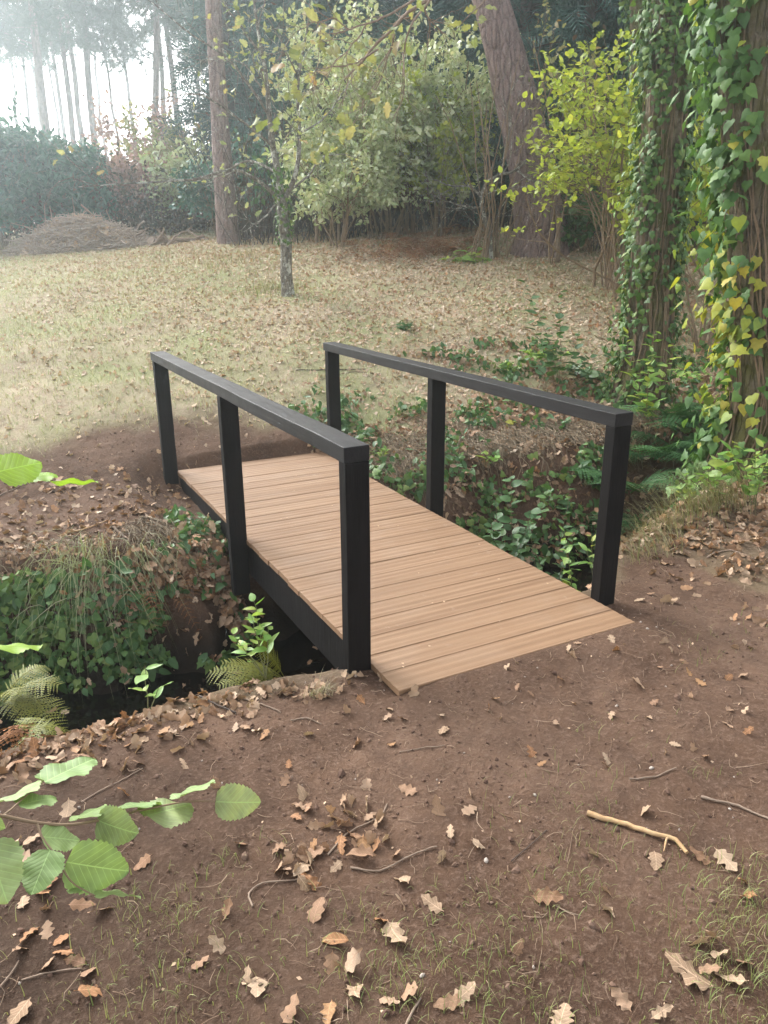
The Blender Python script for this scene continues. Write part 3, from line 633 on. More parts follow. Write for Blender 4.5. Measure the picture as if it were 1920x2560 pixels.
# ------------------------------------------------------------------ soil crumbs, pebbles and root hairs
def lump_T(rng):
    import bmesh
    bm = bmesh.new(); bmesh.ops.create_icosphere(bm, subdivisions=1, radius=.5); V = A([v.co[:] for v in bm.verts]); F = A([[v.index for v in f.verts] for f in bm.faces]); bm.free()
    return V*(1+rng.normal(size=(len(V), 1))*.16)*A([1, .8, .6]), F
LUMP = [lump_T(rr) for _ in range(6)]
g = G(); N = 21000; x = rr.uniform(-2, 3.4, N); y = np.concatenate([rr.uniform(-1.9, 1, 2*N//3), rr.uniform(2.3, 4.7, N-2*N//3)]); P = on(x, y, .001)
P = P[(soil_mask(x, y)*(.10+1.1*fbm(x*2.2, y*2.2, 77)+.35*sst(.6, -.6, x)) > rr.random(N)*.9+.22) & offdeck(P) & inview(P)]; inst_mix(g, LUMP, P, frames(rdir(len(P), 0, rr), rdir(len(P), 0, rr)), rr.gamma(1.5, .0036, len(P))+.0015, rr)
tag(g.build('soil_crumbs', CLOD, smooth=False), 'dark brown crumbs of loose soil on the bare ground', 'soil', kind='stuff')
g = G(); N = 260; x = rr.uniform(-2, 3, N); y = rr.uniform(-1.8, .35, N); P = on(x, y, .001); P = P[(soil_mask(x, y) > .5) & offdeck(P)]; inst_mix(g, LUMP, P, frames(rdir(len(P), 0, rr), rdir(len(P), 0, rr)), rr.gamma(1.5, .003, len(P))+.002, rr)
tag(g.build('pebbles', STONE), 'small pale pebbles lying in the bare soil', 'pebbles', kind='stuff')
g = G(); N = 9000; x = rr.uniform(-2, 3.4, N); y = np.concatenate([rr.uniform(-1.9, 1, N//2), rr.uniform(1.9, 4.7, N-N//2)]); P = on(x, y)
m = (soil_mask(x, y)*(.25+fbm(x*1.5, y*1.5, 79)) > rr.random(N)*.9+.1) & offdeck(P) & inview(P)
for p in P[m]:
    az = rr.random()*2*PI; n = 5; l = rr.gamma(2, .022)+.015; st = np.cumsum(np.c_[np.cos(az+np.cumsum(rr.normal(size=n)*.5)), np.sin(az+np.cumsum(rr.normal(size=n)*.5))], 0)*l/n
    q = on(p[0]+st[:, 0], p[1]+st[:, 1], 0); q[:, 2] += np.abs(rr.normal(size=n))*.006+.0015; tube(g, q, np.linspace(1, .5, n)*rr.uniform(.0006, .0016), 3, cap=False)
tag(g.build('root_fibres', ROOTM), 'fine dead roots and fibres lying over the bare soil', 'roots', kind='stuff')

# ------------------------------------------------------------------ grass
GRASSM = leaf_mat('meadow_grass', [(.25, .31, .14), (.35, .38, .21), (.49, .44, .31), (.27, .34, .15), (.55, .48, .37), (.43, .40, .27)], .6, .25, mottle=.1)
g = G(); N = 420000; x = rr.uniform(-7, 15, N); y = rr.uniform(3.4, 19, N); D = np.hypot(x-CAM[0], y-CAM[1])
c = (.28+.9*sst(.50, .25, fbm(x*.5, y*.5, 91))+.95*sst(4.5, -.5, x))*(1-soil_mask(x, y))*np.clip(7.5/D, 0, 1)
P = on(x, y, -.004); P = P[(rr.random(N) < c) & inview(P, .08)]; print('grass', len(P)); add_blades(g, P, rr.uniform(.03, .075, len(P)), rr, 1.7, (.3, 2.0), n=3)
tag(g.build('meadow_grass', GRASSM), 'short straw coloured and green grass of the meadow beyond the bridge', 'grass', kind='stuff')
g = G(); rg = np.random.default_rng(8)
PATCH = [(335, 2330, .08, 60), (440, 2270, .07, 70), (325, 2270, .02, 14), (420, 2350, .09, 60), (640, 2460, .1, 60), (960, 2430, .09, 150), (870, 2310, .05, 50), (1230, 2310, .09, 120), (1400, 2230, .07, 60), (1480, 2215, .05, 50), (1040, 2440, .06, 70),
         (1500, 2090, .06, 40), (1760, 1940, .03, 16), (1800, 2230, .08, 120), (1880, 2190, .06, 60), (30, 2300, .05, 20), (300, 2540, .12, 160), (420, 2550, .1, 120), (690, 2340, .08, 40), (575, 2160, .03, 30), (1865, 2350, .10, 250), (1910, 2450, .11, 300), (1850, 2540, .13, 340), (1910, 2270, .06, 120), (1290, 2500, .12, 150), (1120, 2480, .1, 60), (1310, 2540, .1, 160), (690, 2130, .05, 20), (1450, 2000, .1, 50), (1330, 2060, .08, 40), (1850, 1600, .14, 46), (1500, 1840, .12, 30), (1760, 1640, .1, 30)]
Ps = []; Ss = []
for px, py, r, n in PATCH:
    c = gnd(px, py); Ps.append(np.c_[c[0]+rg.normal(size=n)*r, c[1]+rg.normal(size=n)*r]); Ss.append(rg.uniform(.02, .055, n) if n < 400 else rg.uniform(.025, .075, n))
Ps = np.concatenate(Ps); add_blades(g, on(Ps[:, 0], Ps[:, 1], -.002), np.concatenate(Ss), rg, .9, (.3, 2.1))
tag(g.build('sparse_grass', GRASSG), 'thin green grass sprouting from the soil nearest the camera', 'grass', kind='stuff')
STRAWP = leaf_mat('pale_grass_blade', [(.24, .27, .13), (.36, .37, .22), (.18, .23, .10), (.42, .40, .27)], .65, .25, mottle=.1)
STRAWG = leaf_mat('green_straw_blade', [(.16, .19, .06), (.27, .26, .12), (.36, .31, .19), (.20, .22, .08), (.40, .35, .24)], .65, .25, mottle=.1)
def tuft(px, py, label, n, Lr, mat, lean, bend, spread, wm=.5, hang=0):
    c = gnd(px, py); o = thing('grass_tuft', c, label, 'grass tuft', 'grass tufts on the banks'); g = G()
    x = c[0]+rg.normal(size=n)*spread[0]; y = c[1]+rg.normal(size=n)*spread[1]; add_blades(g, on(x, y, -.01), rg.uniform(*Lr, n), rg, wm, bend, lean, n=6)
    for V in g.v: V[:, 2] -= hang*np.maximum(0, c[1]-.03-V[:, 1])
    if True: tag(g.build('blades', mat, o), None, None, kind='stuff')
tuft(250, 1420, 'long tuft of pale green grass drooping down the far bank left of the bridge', 150, (.15, .6), STRAWP, -2.0, (1.7, 2.6), (.16, .05), .15, 1.7)
tuft(130, 1450, 'smaller straw tuft hanging over the far bank behind the ferns', 80, (.12, .45), STRAWP, -1.9, (1.7, 2.6), (.15, .05), .15, 1.7)
tuft(385, 1400, 'thin dry tuft hanging down the far bank near the middle left post', 60, (.15, .36), STRAWP, -1.6, (1.9, 2.8), (.10, .04), .16, 1.2)
tuft(1790, 1265, 'large dense tuft of fine green and straw grass arching over the right near bank', 560, (.2, .42), STRAWG, 2.7, (1.5, 2.5), (.20, .08), .22)
tuft(1660, 1330, 'low green grass tuft right behind the front right post', 240, (.14, .3), STRAWG, 2.6, (1.3, 2.4), (.13, .06), .25)
tuft(1640, 1385, 'flattened grass fringe on the lip of the ditch by the front right post', 130, (.10, .22), STRAWG, 2.2, (1.2, 2.3), (.12, .05), .4)
tuft(800, 1735, 'little straw tuft with white blades on the lip by the front left post', 90, (.05, .12), STRAW, -1.2, (1.2, 2.4), (.03, .02), .5)
tuft(690, 725, 'tufts of bright grass around the foot of the lichened tree', 330, (.06, .2), GRASSG, None, (.3, 1.6), (.24, .2), .8)
tuft(570, 660, 'pale green grass patch behind and left of the lichened tree', 380, (.06, .18), GRASSG, None, (.3, 1.6), (.4, .5), .9)

# ------------------------------------------------------------------ sticks and twigs lying about
TW = [('peeled_stick', [(1467, 2042), (1560, 2068), (1640, 2093), (1680, 2102), (1716, 2140)], .0105, PEELED, 'thick pale peeled stick with a bent dark end on the soil at the right', 'stick'),
      ('stick', [(1752, 1996), (1835, 2018), (1925, 2055)], .0055, TWIG, 'straight dark stick running out of the picture on the right', 'stick'),
      ('twig', [(632, 2270), (622, 2240), (640, 2222), (700, 2208), (768, 2194)], .0032, TWIG, 'hooked grey twig beside the clump of curled leaves', 'twig'),
      ('twig', [(876, 2174), (947, 2182), (1020, 2148), (1092, 2124)], .0038, TWIG, 'bent grey twig above the single pale leaf in the middle', 'twig'),
      ('twig', [(820, 2142), (875, 2085), (955, 2040), (968, 2012)], .0032, TWIG, 'twig leaning through the heap of curled leaves', 'twig'),
      ('twig', [(204, 2010), (280, 1968), (358, 1926)], .0026, TWIG, 'long thin twig behind the hazel leaves', 'twig'),
      ('twig', [(-10, 2490), (20, 2450), (48, 2406)], .0035, TWIG, 'dry stalk at the left edge near the bottom', 'twig'),
      ('twig', [(56, 2456), (130, 2440), (206, 2426)], .0024, TWIG, 'thin fibre like twig above the orange leaf at the bottom left', 'twig'),
      ('twig', [(1573, 1951), (1635, 1946), (1690, 1926)], .0036, TWIG, 'wavy brown root twig on the soil above the peeled stick', 'twig'),
      ('twig', [(1278, 2160), (1320, 2120), (1366, 2080)], .0022, TWIGD, 'thin dark twig left of the peeled stick', 'twig'),
      ('twig', [(1391, 2272), (1420, 2288), (1452, 2296)], .0024, TWIG, 'short pale twig on the round print in the soil', 'twig'),
      ('twig', [(1766, 1397), (1820, 1380), (1888, 1402)], .005, TWIG, 'arched brown stick at the leaf edge on the right bank', 'stick'),
      ('twig', [(150, 1342), (210, 1326), (266, 1304)], .0065, PEELED, 'pale peeled stick on the dirt of the far bank', 'stick'),
      ('twig', [(284, 1322), (304, 1340), (326, 1364)], .011, TWIG, 'flat grey splinter of wood on the far bank', 'stick'),
      ('twig', [(-10, 1246), (30, 1228), (70, 1210)], .005, TWIG, 'grey twig at the left edge on the far dirt', 'twig'),
      ('twig', [(727, 1806), (765, 1800), (804, 1814)], .0032, TWIG, 'curved twig below the front left post', 'twig'),
      ('twig', [(600, 1745), (650, 1762), (702, 1784)], .0034, TWIG, 'pale twig crossing the leaf drift left of the front post', 'twig'),
      ('twig', [(1012, 2575), (1030, 2535), (1052, 2506)], .0038, TWIG, 'twig with a leaf stuck on its end at the bottom middle', 'twig'),
      ('twig', [(999, 1884), (1060, 1872), (1112, 1868)], .0025, TWIG, 'fine twig between deck front and leaf heap', 'twig'),
      ('twig', [(500, 1745), (540, 1765), (590, 1785)], .006, TWIGD, 'brown half buried stick in the leaf drift', 'stick'),
      ('twig', [(740, 928), (860, 926), (915, 925)], .006, TWIGD, 'straight dark twig lying in the meadow behind the far right post', 'twig'),
      ('twig', [(800, 950), (900, 930), (960, 990)], .004, TWIG, 'grey twig among the litter between the far posts', 'twig'),
      ('twig', [(1130, 1060), (1330, 1100), (1440, 1180)], .003, TWIG, 'long thin bramble cane fallen across the bank', 'twig')]
for nm, pts, r, m, lab, cat in TW:
    q = A([gnd(a, b) for a, b in pts]); r *= .8; q = smooth_path(q, 14); q[:, 2] = H(q[:, 0], q[:, 1])+r*.75+.002+np.abs(R.normal(size=14))*r*.25
    g = G(); k = 9 if r > .009 else 6; tube(g, q, np.linspace(1, .7, 14)*r*(1+R.normal(size=14)*.06), k, jit=.07)
    o = g.build(nm, m); tag(o, lab, cat, 'sticks and twigs lying on the ground')
    if nm == 'peeled_stick':
        g = G(); tube(g, wobble(q[10], q[10]+A([-.05, -.03, -.004]), 5, .2), [.004, .003, .003, .002, .001], 5); g.build('side_shoot', m, o)

# ------------------------------------------------------------------ ivy and low growth on the banks (a mass)
ri = np.random.default_rng(33)
g = G(); N = 90000
x = np.concatenate([ri.uniform(-2.6, .9, N//3), ri.uniform(.9, 6, N-N//3)]); y = np.concatenate([ri.uniform(1.6, 2.8, N//3), ri.uniform(1.3, 5.2, N-N//3)]); P = on(x, y); nn = gn(P)
slope = 1-nn[:, 2]; nz = fbm(x*2.3, y*2.3+P[:, 2]*2.3, 101)
left = (x < 1.1) & (P[:, 2] < -.10) & (nz > np.where(x < -.5, .20, .34))
right = (x >= 1.1) & (nz > np.where(P[:, 2] < .25, .42, .53)) & (x < 6) & (y < 4.6)
keep = (left | right) & (P[:, 2] > WATER+.03) & offdeck(P) & inview(P) & (ri.random(N) < np.where(x < 1.1, .60, np.where(P[:, 2] < .2, .60, .36)))
P = P[keep]; nn = nn[keep]; print('ivy ground', len(P)); off = ri.gamma(2, .018, len(P)); kind = fbm(P[:, 0]*1.6+5, P[:, 1]*1.6+P[:, 2]*2, 131)+ri.normal(size=len(P))*.09
n2 = nrm(nn+A([-.2, -.45, .5])+ri.normal(size=(len(P), 3))*.38); al = nrm(A([0, -.35, -.8])+ri.normal(size=(len(P), 3))*.7)
sz = ri.uniform(.026, .068, len(P))*(.8+.5*ri.random(len(P))); Fr = frames(al, n2); Q_ = P+nn*off[:, None]; k1 = kind < .48; k2 = (kind >= .48) & (kind < .57); k3 = kind >= .57
inst_mix(g, IVY, Q_[k1], Fr[k1], sz[k1], ri)
g2 = G(); inst_mix(g2, OV, Q_[k2]+nn[k2]*.03, Fr[k2], sz[k2]*1.25, ri); tag(g2.build('bramble_ground_cover', GREEN), 'lighter green bramble and mixed leaves among the ivy on the ditch banks', 'undergrowth', kind='stuff')
g2 = G(); inst_mix(g2, OAK_LO, Q_[k3], Fr[k3], sz[k3]*1.3, ri); tag(g2.build('caught_leaves', LITTER), 'dead brown leaves caught among the ivy and stems on the banks', 'dead leaves', kind='stuff')
tag(g.build('ivy_ground_cover', IVYM), 'dark green ivy creeping over both banks of the ditch', 'ivy', kind='stuff')
# dry stems, grass and roots hanging down the banks
g = G()
for q in range(2300):
    lft = q % 5 == 0; x0 = (ri.uniform(-2.2, .0) if q % 10 else ri.uniform(-.6, -.12)) if lft else ri.uniform(1.1, 4.2); yt = float(far_edge(x0))+ri.uniform(-.15, .25); n = 6
    if not lft: yt += ri.uniform(0, .6)
    l = ri.uniform(.12, .42); dx = ri.normal()*.35; px_ = x0+np.linspace(0, 1, n)*l*dx+ri.normal(size=n)*.01; py_ = yt-np.linspace(0, 1, n)*l*.75
    P = on(px_, py_, .012)+ri.normal(size=(n, 3))*.008; P[:, 2] += .03*np.sin(np.linspace(0, PI, n)); P[:, 2] = np.maximum(P[:, 2], WATER)
    if ((P[:, 0] > -.05) & (P[:, 0] < W+.05) & (P[:, 1] < L)).any(): continue
    tube(g, P, ri.uniform(.0012, .0028), 3, cap=False)
tag(g.build('dead_stems', M_plain('dead_stem', [(.2, (.10, .075, .05)), (.8, (.28, .22, .15))], 9, src='island')), 'tangle of dry stems and straw trailing down the banks', 'dead stems', kind='stuff')

# ------------------------------------------------------------------ small plants with stems and leaves
def seedling(name, base, label, cat, stems, leaf, mat, size, per_m, stem_mat=STEM, group=None, up=.5, leafT=None, rng=ri, lr=.003, flat=.6, tail=.2):
    """stems: list of (height vector, n) ; leaves set alternately along each"""
    o = thing(name, base, label, cat, group); gs = G(); gl = G()
    for v in stems:
        v = A(v, float); p = wobble(base-A([0, 0, .02]), base+v, 9, .12, rng); p += np.outer(np.linspace(0, 1, 9)**2*-.10*np.linalg.norm(v[:2])-0, [0, 0, 1]); tube(gs, p, np.linspace(lr, lr*.4, 9), 5, cap=False)
        L_ = np.linalg.norm(v); n = max(3, int(per_m*L_)); t = tail+(1-tail)*(np.arange(n)+.5)/n; i = np.minimum((t*8).astype(int), 7); q = p[i]+(p[i+1]-p[i])*(t*8-i)[:, None]; d = nrm(p[i+1]-p[i])
        az = np.arange(n)*2.4+rng.random()*6; s = np.stack([np.cos(az), np.sin(az), np.zeros(n)], -1); al = nrm(s+d*.35*up+A([0, 0, .15])+rng.normal(size=(n, 3))*.2); nm = nrm(A([0, 0, 1.])*flat+d*.4+rng.normal(size=(n, 3))*.3)
        inst_mix(gl, leafT or OV, q, frames(al, nm), size*rng.uniform(.6, 1.15, n)*(1.15-.35*t), rng)
    gs.build('stems', stem_mat, o); gl.build('leaves', mat, o); return o
seedling('seedling', A([-.86, .40, gz(-.86, .40)]), 'pale green seedling with four long leaves on the ditch lip left of the bridge', 'seedling', [(.01, .0, .19), (.05, -.01, .10)], None, FRESH, .085, 28, leafT=OV, tail=.5)
b = gnd(690, 1722)+A([.0, .12, 0])
seedling('sapling', b, 'leafy sapling with yellow and green leaves in front of the stringer', 'sapling', [(-.03, .05, .26), (.03, .02, .20), (-.08, .04, .15), (.0, .10, .30), (-.12, .02, .22)], None, FRESH, .07, 34, leafT=OV, tail=.45)
b = A([1.62, 1.02, float(H(1.62, 1.02))])
def base_under(px, py, D): p = at(px, py, D); return A([p[0], p[1], float(H(p[0], p[1]))])
def rise(b, px, py, D): return at(px, py, D)-b
b = base_under(1440, 1480, 4.15); seedling('sapling', b, 'slender sapling with paired pale leaves in the ditch behind the deck edge', 'sapling', [rise(b, 1410, 1318, 4.1), rise(b, 1425, 1400, 4.15)], None, FRESH, .075, 22, leafT=OV, tail=.45, up=.3)
b = base_under(1487, 1440, 4.05); seedling('sapling', b, 'upright yellow green shoot against the front right post', 'sapling', [rise(b, 1478, 1330, 4.0), rise(b, 1470, 1370, 4.0)], None, FRESH, .085, 20, leafT=LAUR, up=1.6, tail=.4)
b = base_under(1275, 1400, 5.3); seedling('bramble', b, 'bramble with broad dark green leaves on the far bank behind the middle right post', 'bramble', [rise(b, 1275, 1180, 5.1), rise(b, 1330, 1260, 5.0), rise(b, 1230, 1300, 4.95), rise(b, 1300, 1330, 4.9), rise(b, 1380, 1210, 5.1), rise(b, 1240, 1230, 5.2)], None, GREEN, .095, 26, STEMB, leafT=RND, tail=.2)
b = base_under(1390, 1330, 5.0); seedling('bramble', b, 'smaller bramble spray hanging over the stream behind the deck', 'bramble', [rise(b, 1420, 1215, 4.9), rise(b, 1340, 1370, 4.7), rise(b, 1450, 1300, 4.8), rise(b, 1320, 1290, 4.9)], None, GREEN, .075, 26, STEMB, leafT=OV, tail=.2)
b = base_under(1215, 1150, 5.9); seedling('shoot', b, 'small yellow leaved shoot on the slope behind the right handrail', 'seedling', [rise(b, 1215, 1125, 5.8), rise(b, 1250, 1140, 5.8)], None, FRESH, .10, 30, leafT=OV, tail=.3)
b = base_under(1290, 1060, 6.6); seedling('shoot', b, 'bright yellow leaf cluster on the slope between two right posts', 'seedling', [rise(b, 1285, 1055, 6.5), rise(b, 1272, 1062, 6.5)], None, leaf_mat('yellow_leaf', [(.55, .48, .06), (.5, .5, .1), (.42, .45, .08)], .5, .3), .09, 40, leafT=RND, tail=.2)
b = base_under(1400, 935, 7.6); seedling('hazel_sapling', b, 'spindly hazel sapling with scattered round leaves left of the first ivied trunk', 'sapling', [rise(b, 1310, 690, 7.4), rise(b, 1400, 720, 7.5), rise(b, 1330, 790, 7.3), rise(b, 1450, 820, 7.4), rise(b, 1290, 880, 7.3), rise(b, 1380, 860, 7.3), rise(b, 1480, 880, 7.3)], None, GREEN, .12, 19, STEMB, leafT=RND, tail=.25, flat=.9)
b = base_under(1630, 960, 6.6); seedling('hazel_sapling', b, 'leafy pale green sapling in front of the foot of the first ivied trunk', 'sapling', [rise(b, 1640, 820, 6.45), rise(b, 1570, 820, 6.5), rise(b, 1690, 850, 6.4), rise(b, 1620, 880, 6.4)], None, FRESH, .12, 22, STEMB, leafT=OV, tail=.25, flat=.9)
b = base_under(1720, 1255, 4.9); seedling('laurel_seedling', b, 'pale green seedling below the ferns on the right bank', 'seedling', [rise(b, 1715, 1180, 4.8), rise(b, 1690, 1210, 4.8), rise(b, 1750, 1190, 4.8)], None, FRESH, .075, 42, leafT=OV, tail=.3)
b = base_under(1790, 1200, 4.9); seedling('laurel_seedling', b, 'yellowing seedling with large leaves under the second ivied trunk', 'seedling', [rise(b, 1795, 1130, 4.8), rise(b, 1840, 1100, 4.9), rise(b, 1770, 1150, 4.8)], None, FRESH, .11, 30, leafT=OV, tail=.35)
b = base_under(1895, 1190, 4.9); seedling('laurel_seedling', b, 'green leafy seedling at the right edge below the second ivied trunk', 'seedling', [rise(b, 1890, 1120, 4.8), rise(b, 1860, 1150, 4.8), rise(b, 1920, 1140, 4.8), rise(b, 1910, 1100, 5)], None, FRESH, .08, 38, leafT=OV, tail=.3)
b = base_under(1180, 655, 11.8); seedling('bracken_patch', b, 'yellow green bracken patch at the wood edge by the small crooked tree', 'bracken', [rise(b, a, c, 11.6) for a, c in ((1100, 640), (1130, 625), (1165, 615), (1195, 620), (1230, 640), (1150, 640), (1210, 650))], None, FRESH, .22, 16, leafT=LAUR, tail=.2)
for px, py, s, lab in ((1335, 905, .2, 'low green plant on the litter slope between handrail and hazel sapling'), (1285, 930, .16, 'small yellow tipped plant on the litter slope just above the right handrail'), (1010, 830, .15, 'dark green weed in the meadow above the right handrail'), (1560, 930, .28, 'dark leafy plant left of the foot of the first ivied trunk'), (1480, 960, .28, 'dark trailing plant on the slope below the hazel sapling'), (1720, 960, .2, 'yellowish plant right of the first ivied trunk'), (950, 1150, .12, 'small bright plant at the bank top behind the front left post')):
    b = gnd(px, py); seedling('weed', b, lab, 'plant', [(ri.normal()*s*.6, ri.normal()*s*.6, s*.7) for _ in range(5)], None, GREEN if 'dark' in lab else FRESH, s*.5, 40*.2/s, leafT=OV, tail=.2, group='low plants on the slope')

# ------------------------------------------------------------------ ferns
def fern(base, label, cat, fronds, mat, L_, wid, npin=18, npl=7, droop=.5, name='fern', group='ferns beside the stream'):
    o = thing(name, base, label, cat, group)
    for d in fronds:
        g = G(); s = ri.uniform(.8, 1.1); fern_frond(g, base+A([d[0]*.03, d[1]*.03, 0]), d, A([0, 0, 1.]), L_*s, wid*s, ri, npin, droop, npl); g.build('frond', mat, o, smooth=False)
def fan(n, az0, az1, el): return [(math.cos(a)*math.cos(e), math.sin(a)*math.cos(e), math.sin(e)) for a, e in ((ri.uniform(az0, az1), ri.uniform(*el)) for _ in range(n))]
b = base_under(640, 1700, 3.3); b[2] = max(b[2], -.34); fern(A([-.10, 1.0, -.44]), 'yellow green fern reaching out from under the bridge', 'fern', [(-.75, .25, .55), (-.55, -.1, .75), (-.9, .5, .35), (-.3, .2, .8), (-.95, .1, .35)], FERNY, .36, .13, 17, 8, .25)
fern(A([-1.36, 1.05, -.22]), 'yellow fern with arching fronds at the left edge above the water', 'fern', fan(6, -1.2, 1.6, (.35, 1.0)), FERNY, .32, .10, 17, 7, .5)
fern(A([-1.30, .52, -.1]), 'drooping yellow fern tip low at the left edge', 'fern', [(.5, -.1, .5), (.3, .4, .5), (.2, -.4, .4), (.6, .3, .2)], FERNY, .22, .075, 15, 6, .8)
for px, py, D, lab, n in ((1570, 1235, 5.1, 'dark green fern just right of the front right post', 7), (1630, 1150, 5.6, 'upper green fern between the post and the second ivied trunk', 7), (1700, 1130, 5.5, 'tall green fern leaning over the stream below the second trunk', 8), (1610, 1310, 4.8, 'lowest green fern filling the gap beside the front right post', 6), (1690, 1050, 6.0, 'highest green fern behind the others at the foot of the second trunk', 6)):
    b = gnd(px, py); b[2] = max(b[2], -.5); fern(b, lab, 'fern', fan(n, PI*.75, PI*2.0, (.35, 1.0)), FERNG, .62, .24, 18, 7, .45)
def bracken(base, label, n, L_, sp, droop=.9):
    o = thing('dead_bracken', base, label, 'dead bracken', 'withered bracken'); g = G()
    for k in range(n):
        b = base+A([ri.normal()*sp[0], ri.normal()*sp[1], 0]); b[2] = max(float(H(b[0], b[1])), WATER+.04)+ri.random()*sp[2]; d = rdir(1, .35, ri)[0]; fern_frond(g, b, d, A([0, 0, 1.]), L_*ri.uniform(.6, 1.1), L_*.28, ri, 10, droop, 4)
    g.build('fronds', BRACKEN, o, smooth=False)
bracken(A([-1.28, .62, -.2]), 'rusty withered bracken heaped at the left edge of the ditch', 34, .26, (.09, .10, .10))
bracken(A([-.80, .62, -.25]), 'small rusty bracken clump on the ditch lip under the seedling', 18, .16, (.08, .06, .03))
bracken(A([-.27, 2.02, -.35]), 'rust coloured bracken hanging on the far bank beside the middle left post', 14, .18, (.05, .04, .1), 1.4)
bracken(A([-.55, 2.02, -.35]), 'rusty bracken strip hanging down the bare part of the far bank', 18, .2, (.06, .04, .15), 1.4)
b = col(1040, 12.3); bracken(b, 'reddish brown mound of dead bracken at the wood edge', 90, .5, (.45, .3, .25), .8)

# ------------------------------------------------------------------ hazel branches close to the lens of the walker
def serr(w0=.40):
    def f(t):
        if t <= .0: return .02
        b = w0*(math.sin(PI*min(1, .06+.94*t**.75)))**.62*(1-.0*t)
        return max(.004, b*(1+.13*(1-((t*11) % 1))-.07))
    return f
def big_leaf(rng): return leaf_T(serr(rng.uniform(.40, .47)), np.linspace(0, 1, 53), [-1, -.75, -.5, -.25, -.06, 0, .06, .25, .5, .75, 1], rng.uniform(-.10, .12), rng.uniform(-.22, .05), .03, 2.2, rng.random()*6, rng.uniform(-.05, .05), rng.uniform(-.2, .2))
def near_leaf(par, p_base, p_tip, facing, rng, name='leaf', label=None, mat=HAZNEAR):
    """blade between two points; facing 1 shows its face along the sight line, 0 is edge on"""
    p_base, p_tip = A(p_base), A(p_tip); y = p_tip-p_base; s = np.linalg.norm(y); view = nrm(CAM-p_base); y = y/s
    f = nrm(view-y*np.dot(view, y)); e = np.cross(y, f); n = f*facing+e*math.sqrt(max(0, 1-facing**2))
    if n[2] < 0: n = n-2*e*np.dot(n, e) if facing > 0.2 else -n
    M = frames(A([y]), A([n])); g = G(); inst(g, big_leaf(rng), A([p_base]), M, A([s])); o = g.build(name, mat, par)
    if label: o['label'] = label
rn = np.random.default_rng(3)
D0 = 1.42
hb = thing('hazel_branch', at3(-60, 2035, 1.35), 'low hazel branch with big serrated green leaves reaching in from the left near the camera', 'branch', 'hazel branches reaching in from the left')
g = G(); tube(g, smooth_path([at3(-60, 2035, 1.33), at3(0, 2039, 1.36), at3(93, 2057, 1.38), at3(185, 2061, 1.41), at3(247, 2051, 1.43), at3(370, 2022, 1.46), at3(482, 2003, 1.49), at3(540, 2003, 1.5)], 24), np.linspace(.0030, .0012, 24), 6); g.build('stem', STEMB, hb)
g = G(); tube(g, smooth_path([at3(93, 2057, 1.38), at3(104, 2091, 1.37), at3(139, 2138, 1.36), at3(181, 2207, 1.35), at3(239, 2240, 1.36)], 14), np.linspace(.0020, .0010, 14), 5); g.build('side_twig', STEMB, hb)
g = G(); tube(g, smooth_path([at3(-60, 2075, 1.36), at3(20, 2030, 1.41), at3(70, 1985, 1.45), at3(110, 1960, 1.49)], 12), np.linspace(.0022, .0010, 12), 5); g.build('side_twig', STEMB, hb)
for (bx, by, bd), (tx, ty, td), fc in (((538, 2004, 1.50), (652, 2010, 1.50), .97), ((365, 2040, 1.46), (480, 2008, 1.53), .60), ((450, 1992, 1.48), (528, 1950, 1.55), .22), ((288, 2028, 1.44), (392, 1975, 1.52), .28), ((243, 2050, 1.43), (338, 2092, 1.40), .85),
        ((193, 2048, 1.42), (262, 2008, 1.47), .35), ((104, 2092, 1.37), (200, 2098, 1.40), .75), ((166, 2155, 1.355), (324, 2182, 1.37), .92), ((125, 2125, 1.36), (78, 2232, 1.33), .93), ((-30, 2110, 1.34), (16, 2258, 1.32), .95), ((112, 1955, 1.49), (232, 1893, 1.56), .42),
        ((12, 2002, 1.44), (94, 1957, 1.50), .25), ((48, 2015, 1.43), (146, 1977, 1.47), .45), ((235, 2240, 1.36), (352, 2222, 1.37), .22), ((170, 2232, 1.36), (212, 2214, 1.37), .4), ((-40, 2050, 1.34), (12, 2072, 1.34), .8)):
    near_leaf(hb, at3(bx, by, bd), at3(tx, ty, td), fc, rn)
hb = thing('hazel_branch', at3(-80, 1190, 1.5), 'bright green hazel leaves on a short twig at the left edge above the far bank', 'branch', 'hazel branches reaching in from the left')
g = G(); tube(g, smooth_path([at3(-80, 1200, 1.50), at3(0, 1196, 1.54), at3(70, 1198, 1.57), at3(140, 1202, 1.6)], 12), np.linspace(.0020, .0009, 12), 5); g.build('stem', STEMB, hb)
HZB = leaf_mat('bright_hazel_leaf', [(.24, .40, .045), (.30, .45, .06)], .5, .42, 'object', .4, veins=8, mottle=.15, mscale=22)
for (bx, by, bd), (tx, ty, td), fc in (((-14, 1182, 1.53), (106, 1150, 1.57), .80), ((62, 1196, 1.57), (142, 1172, 1.60), .50), ((132, 1203, 1.6), (246, 1208, 1.63), .18), ((-30, 1618, 1.45), (104, 1604, 1.50), .25)):
    near_leaf(hb, at3(bx, by, bd), at3(tx, ty, td), fc, rn, mat=HZB)

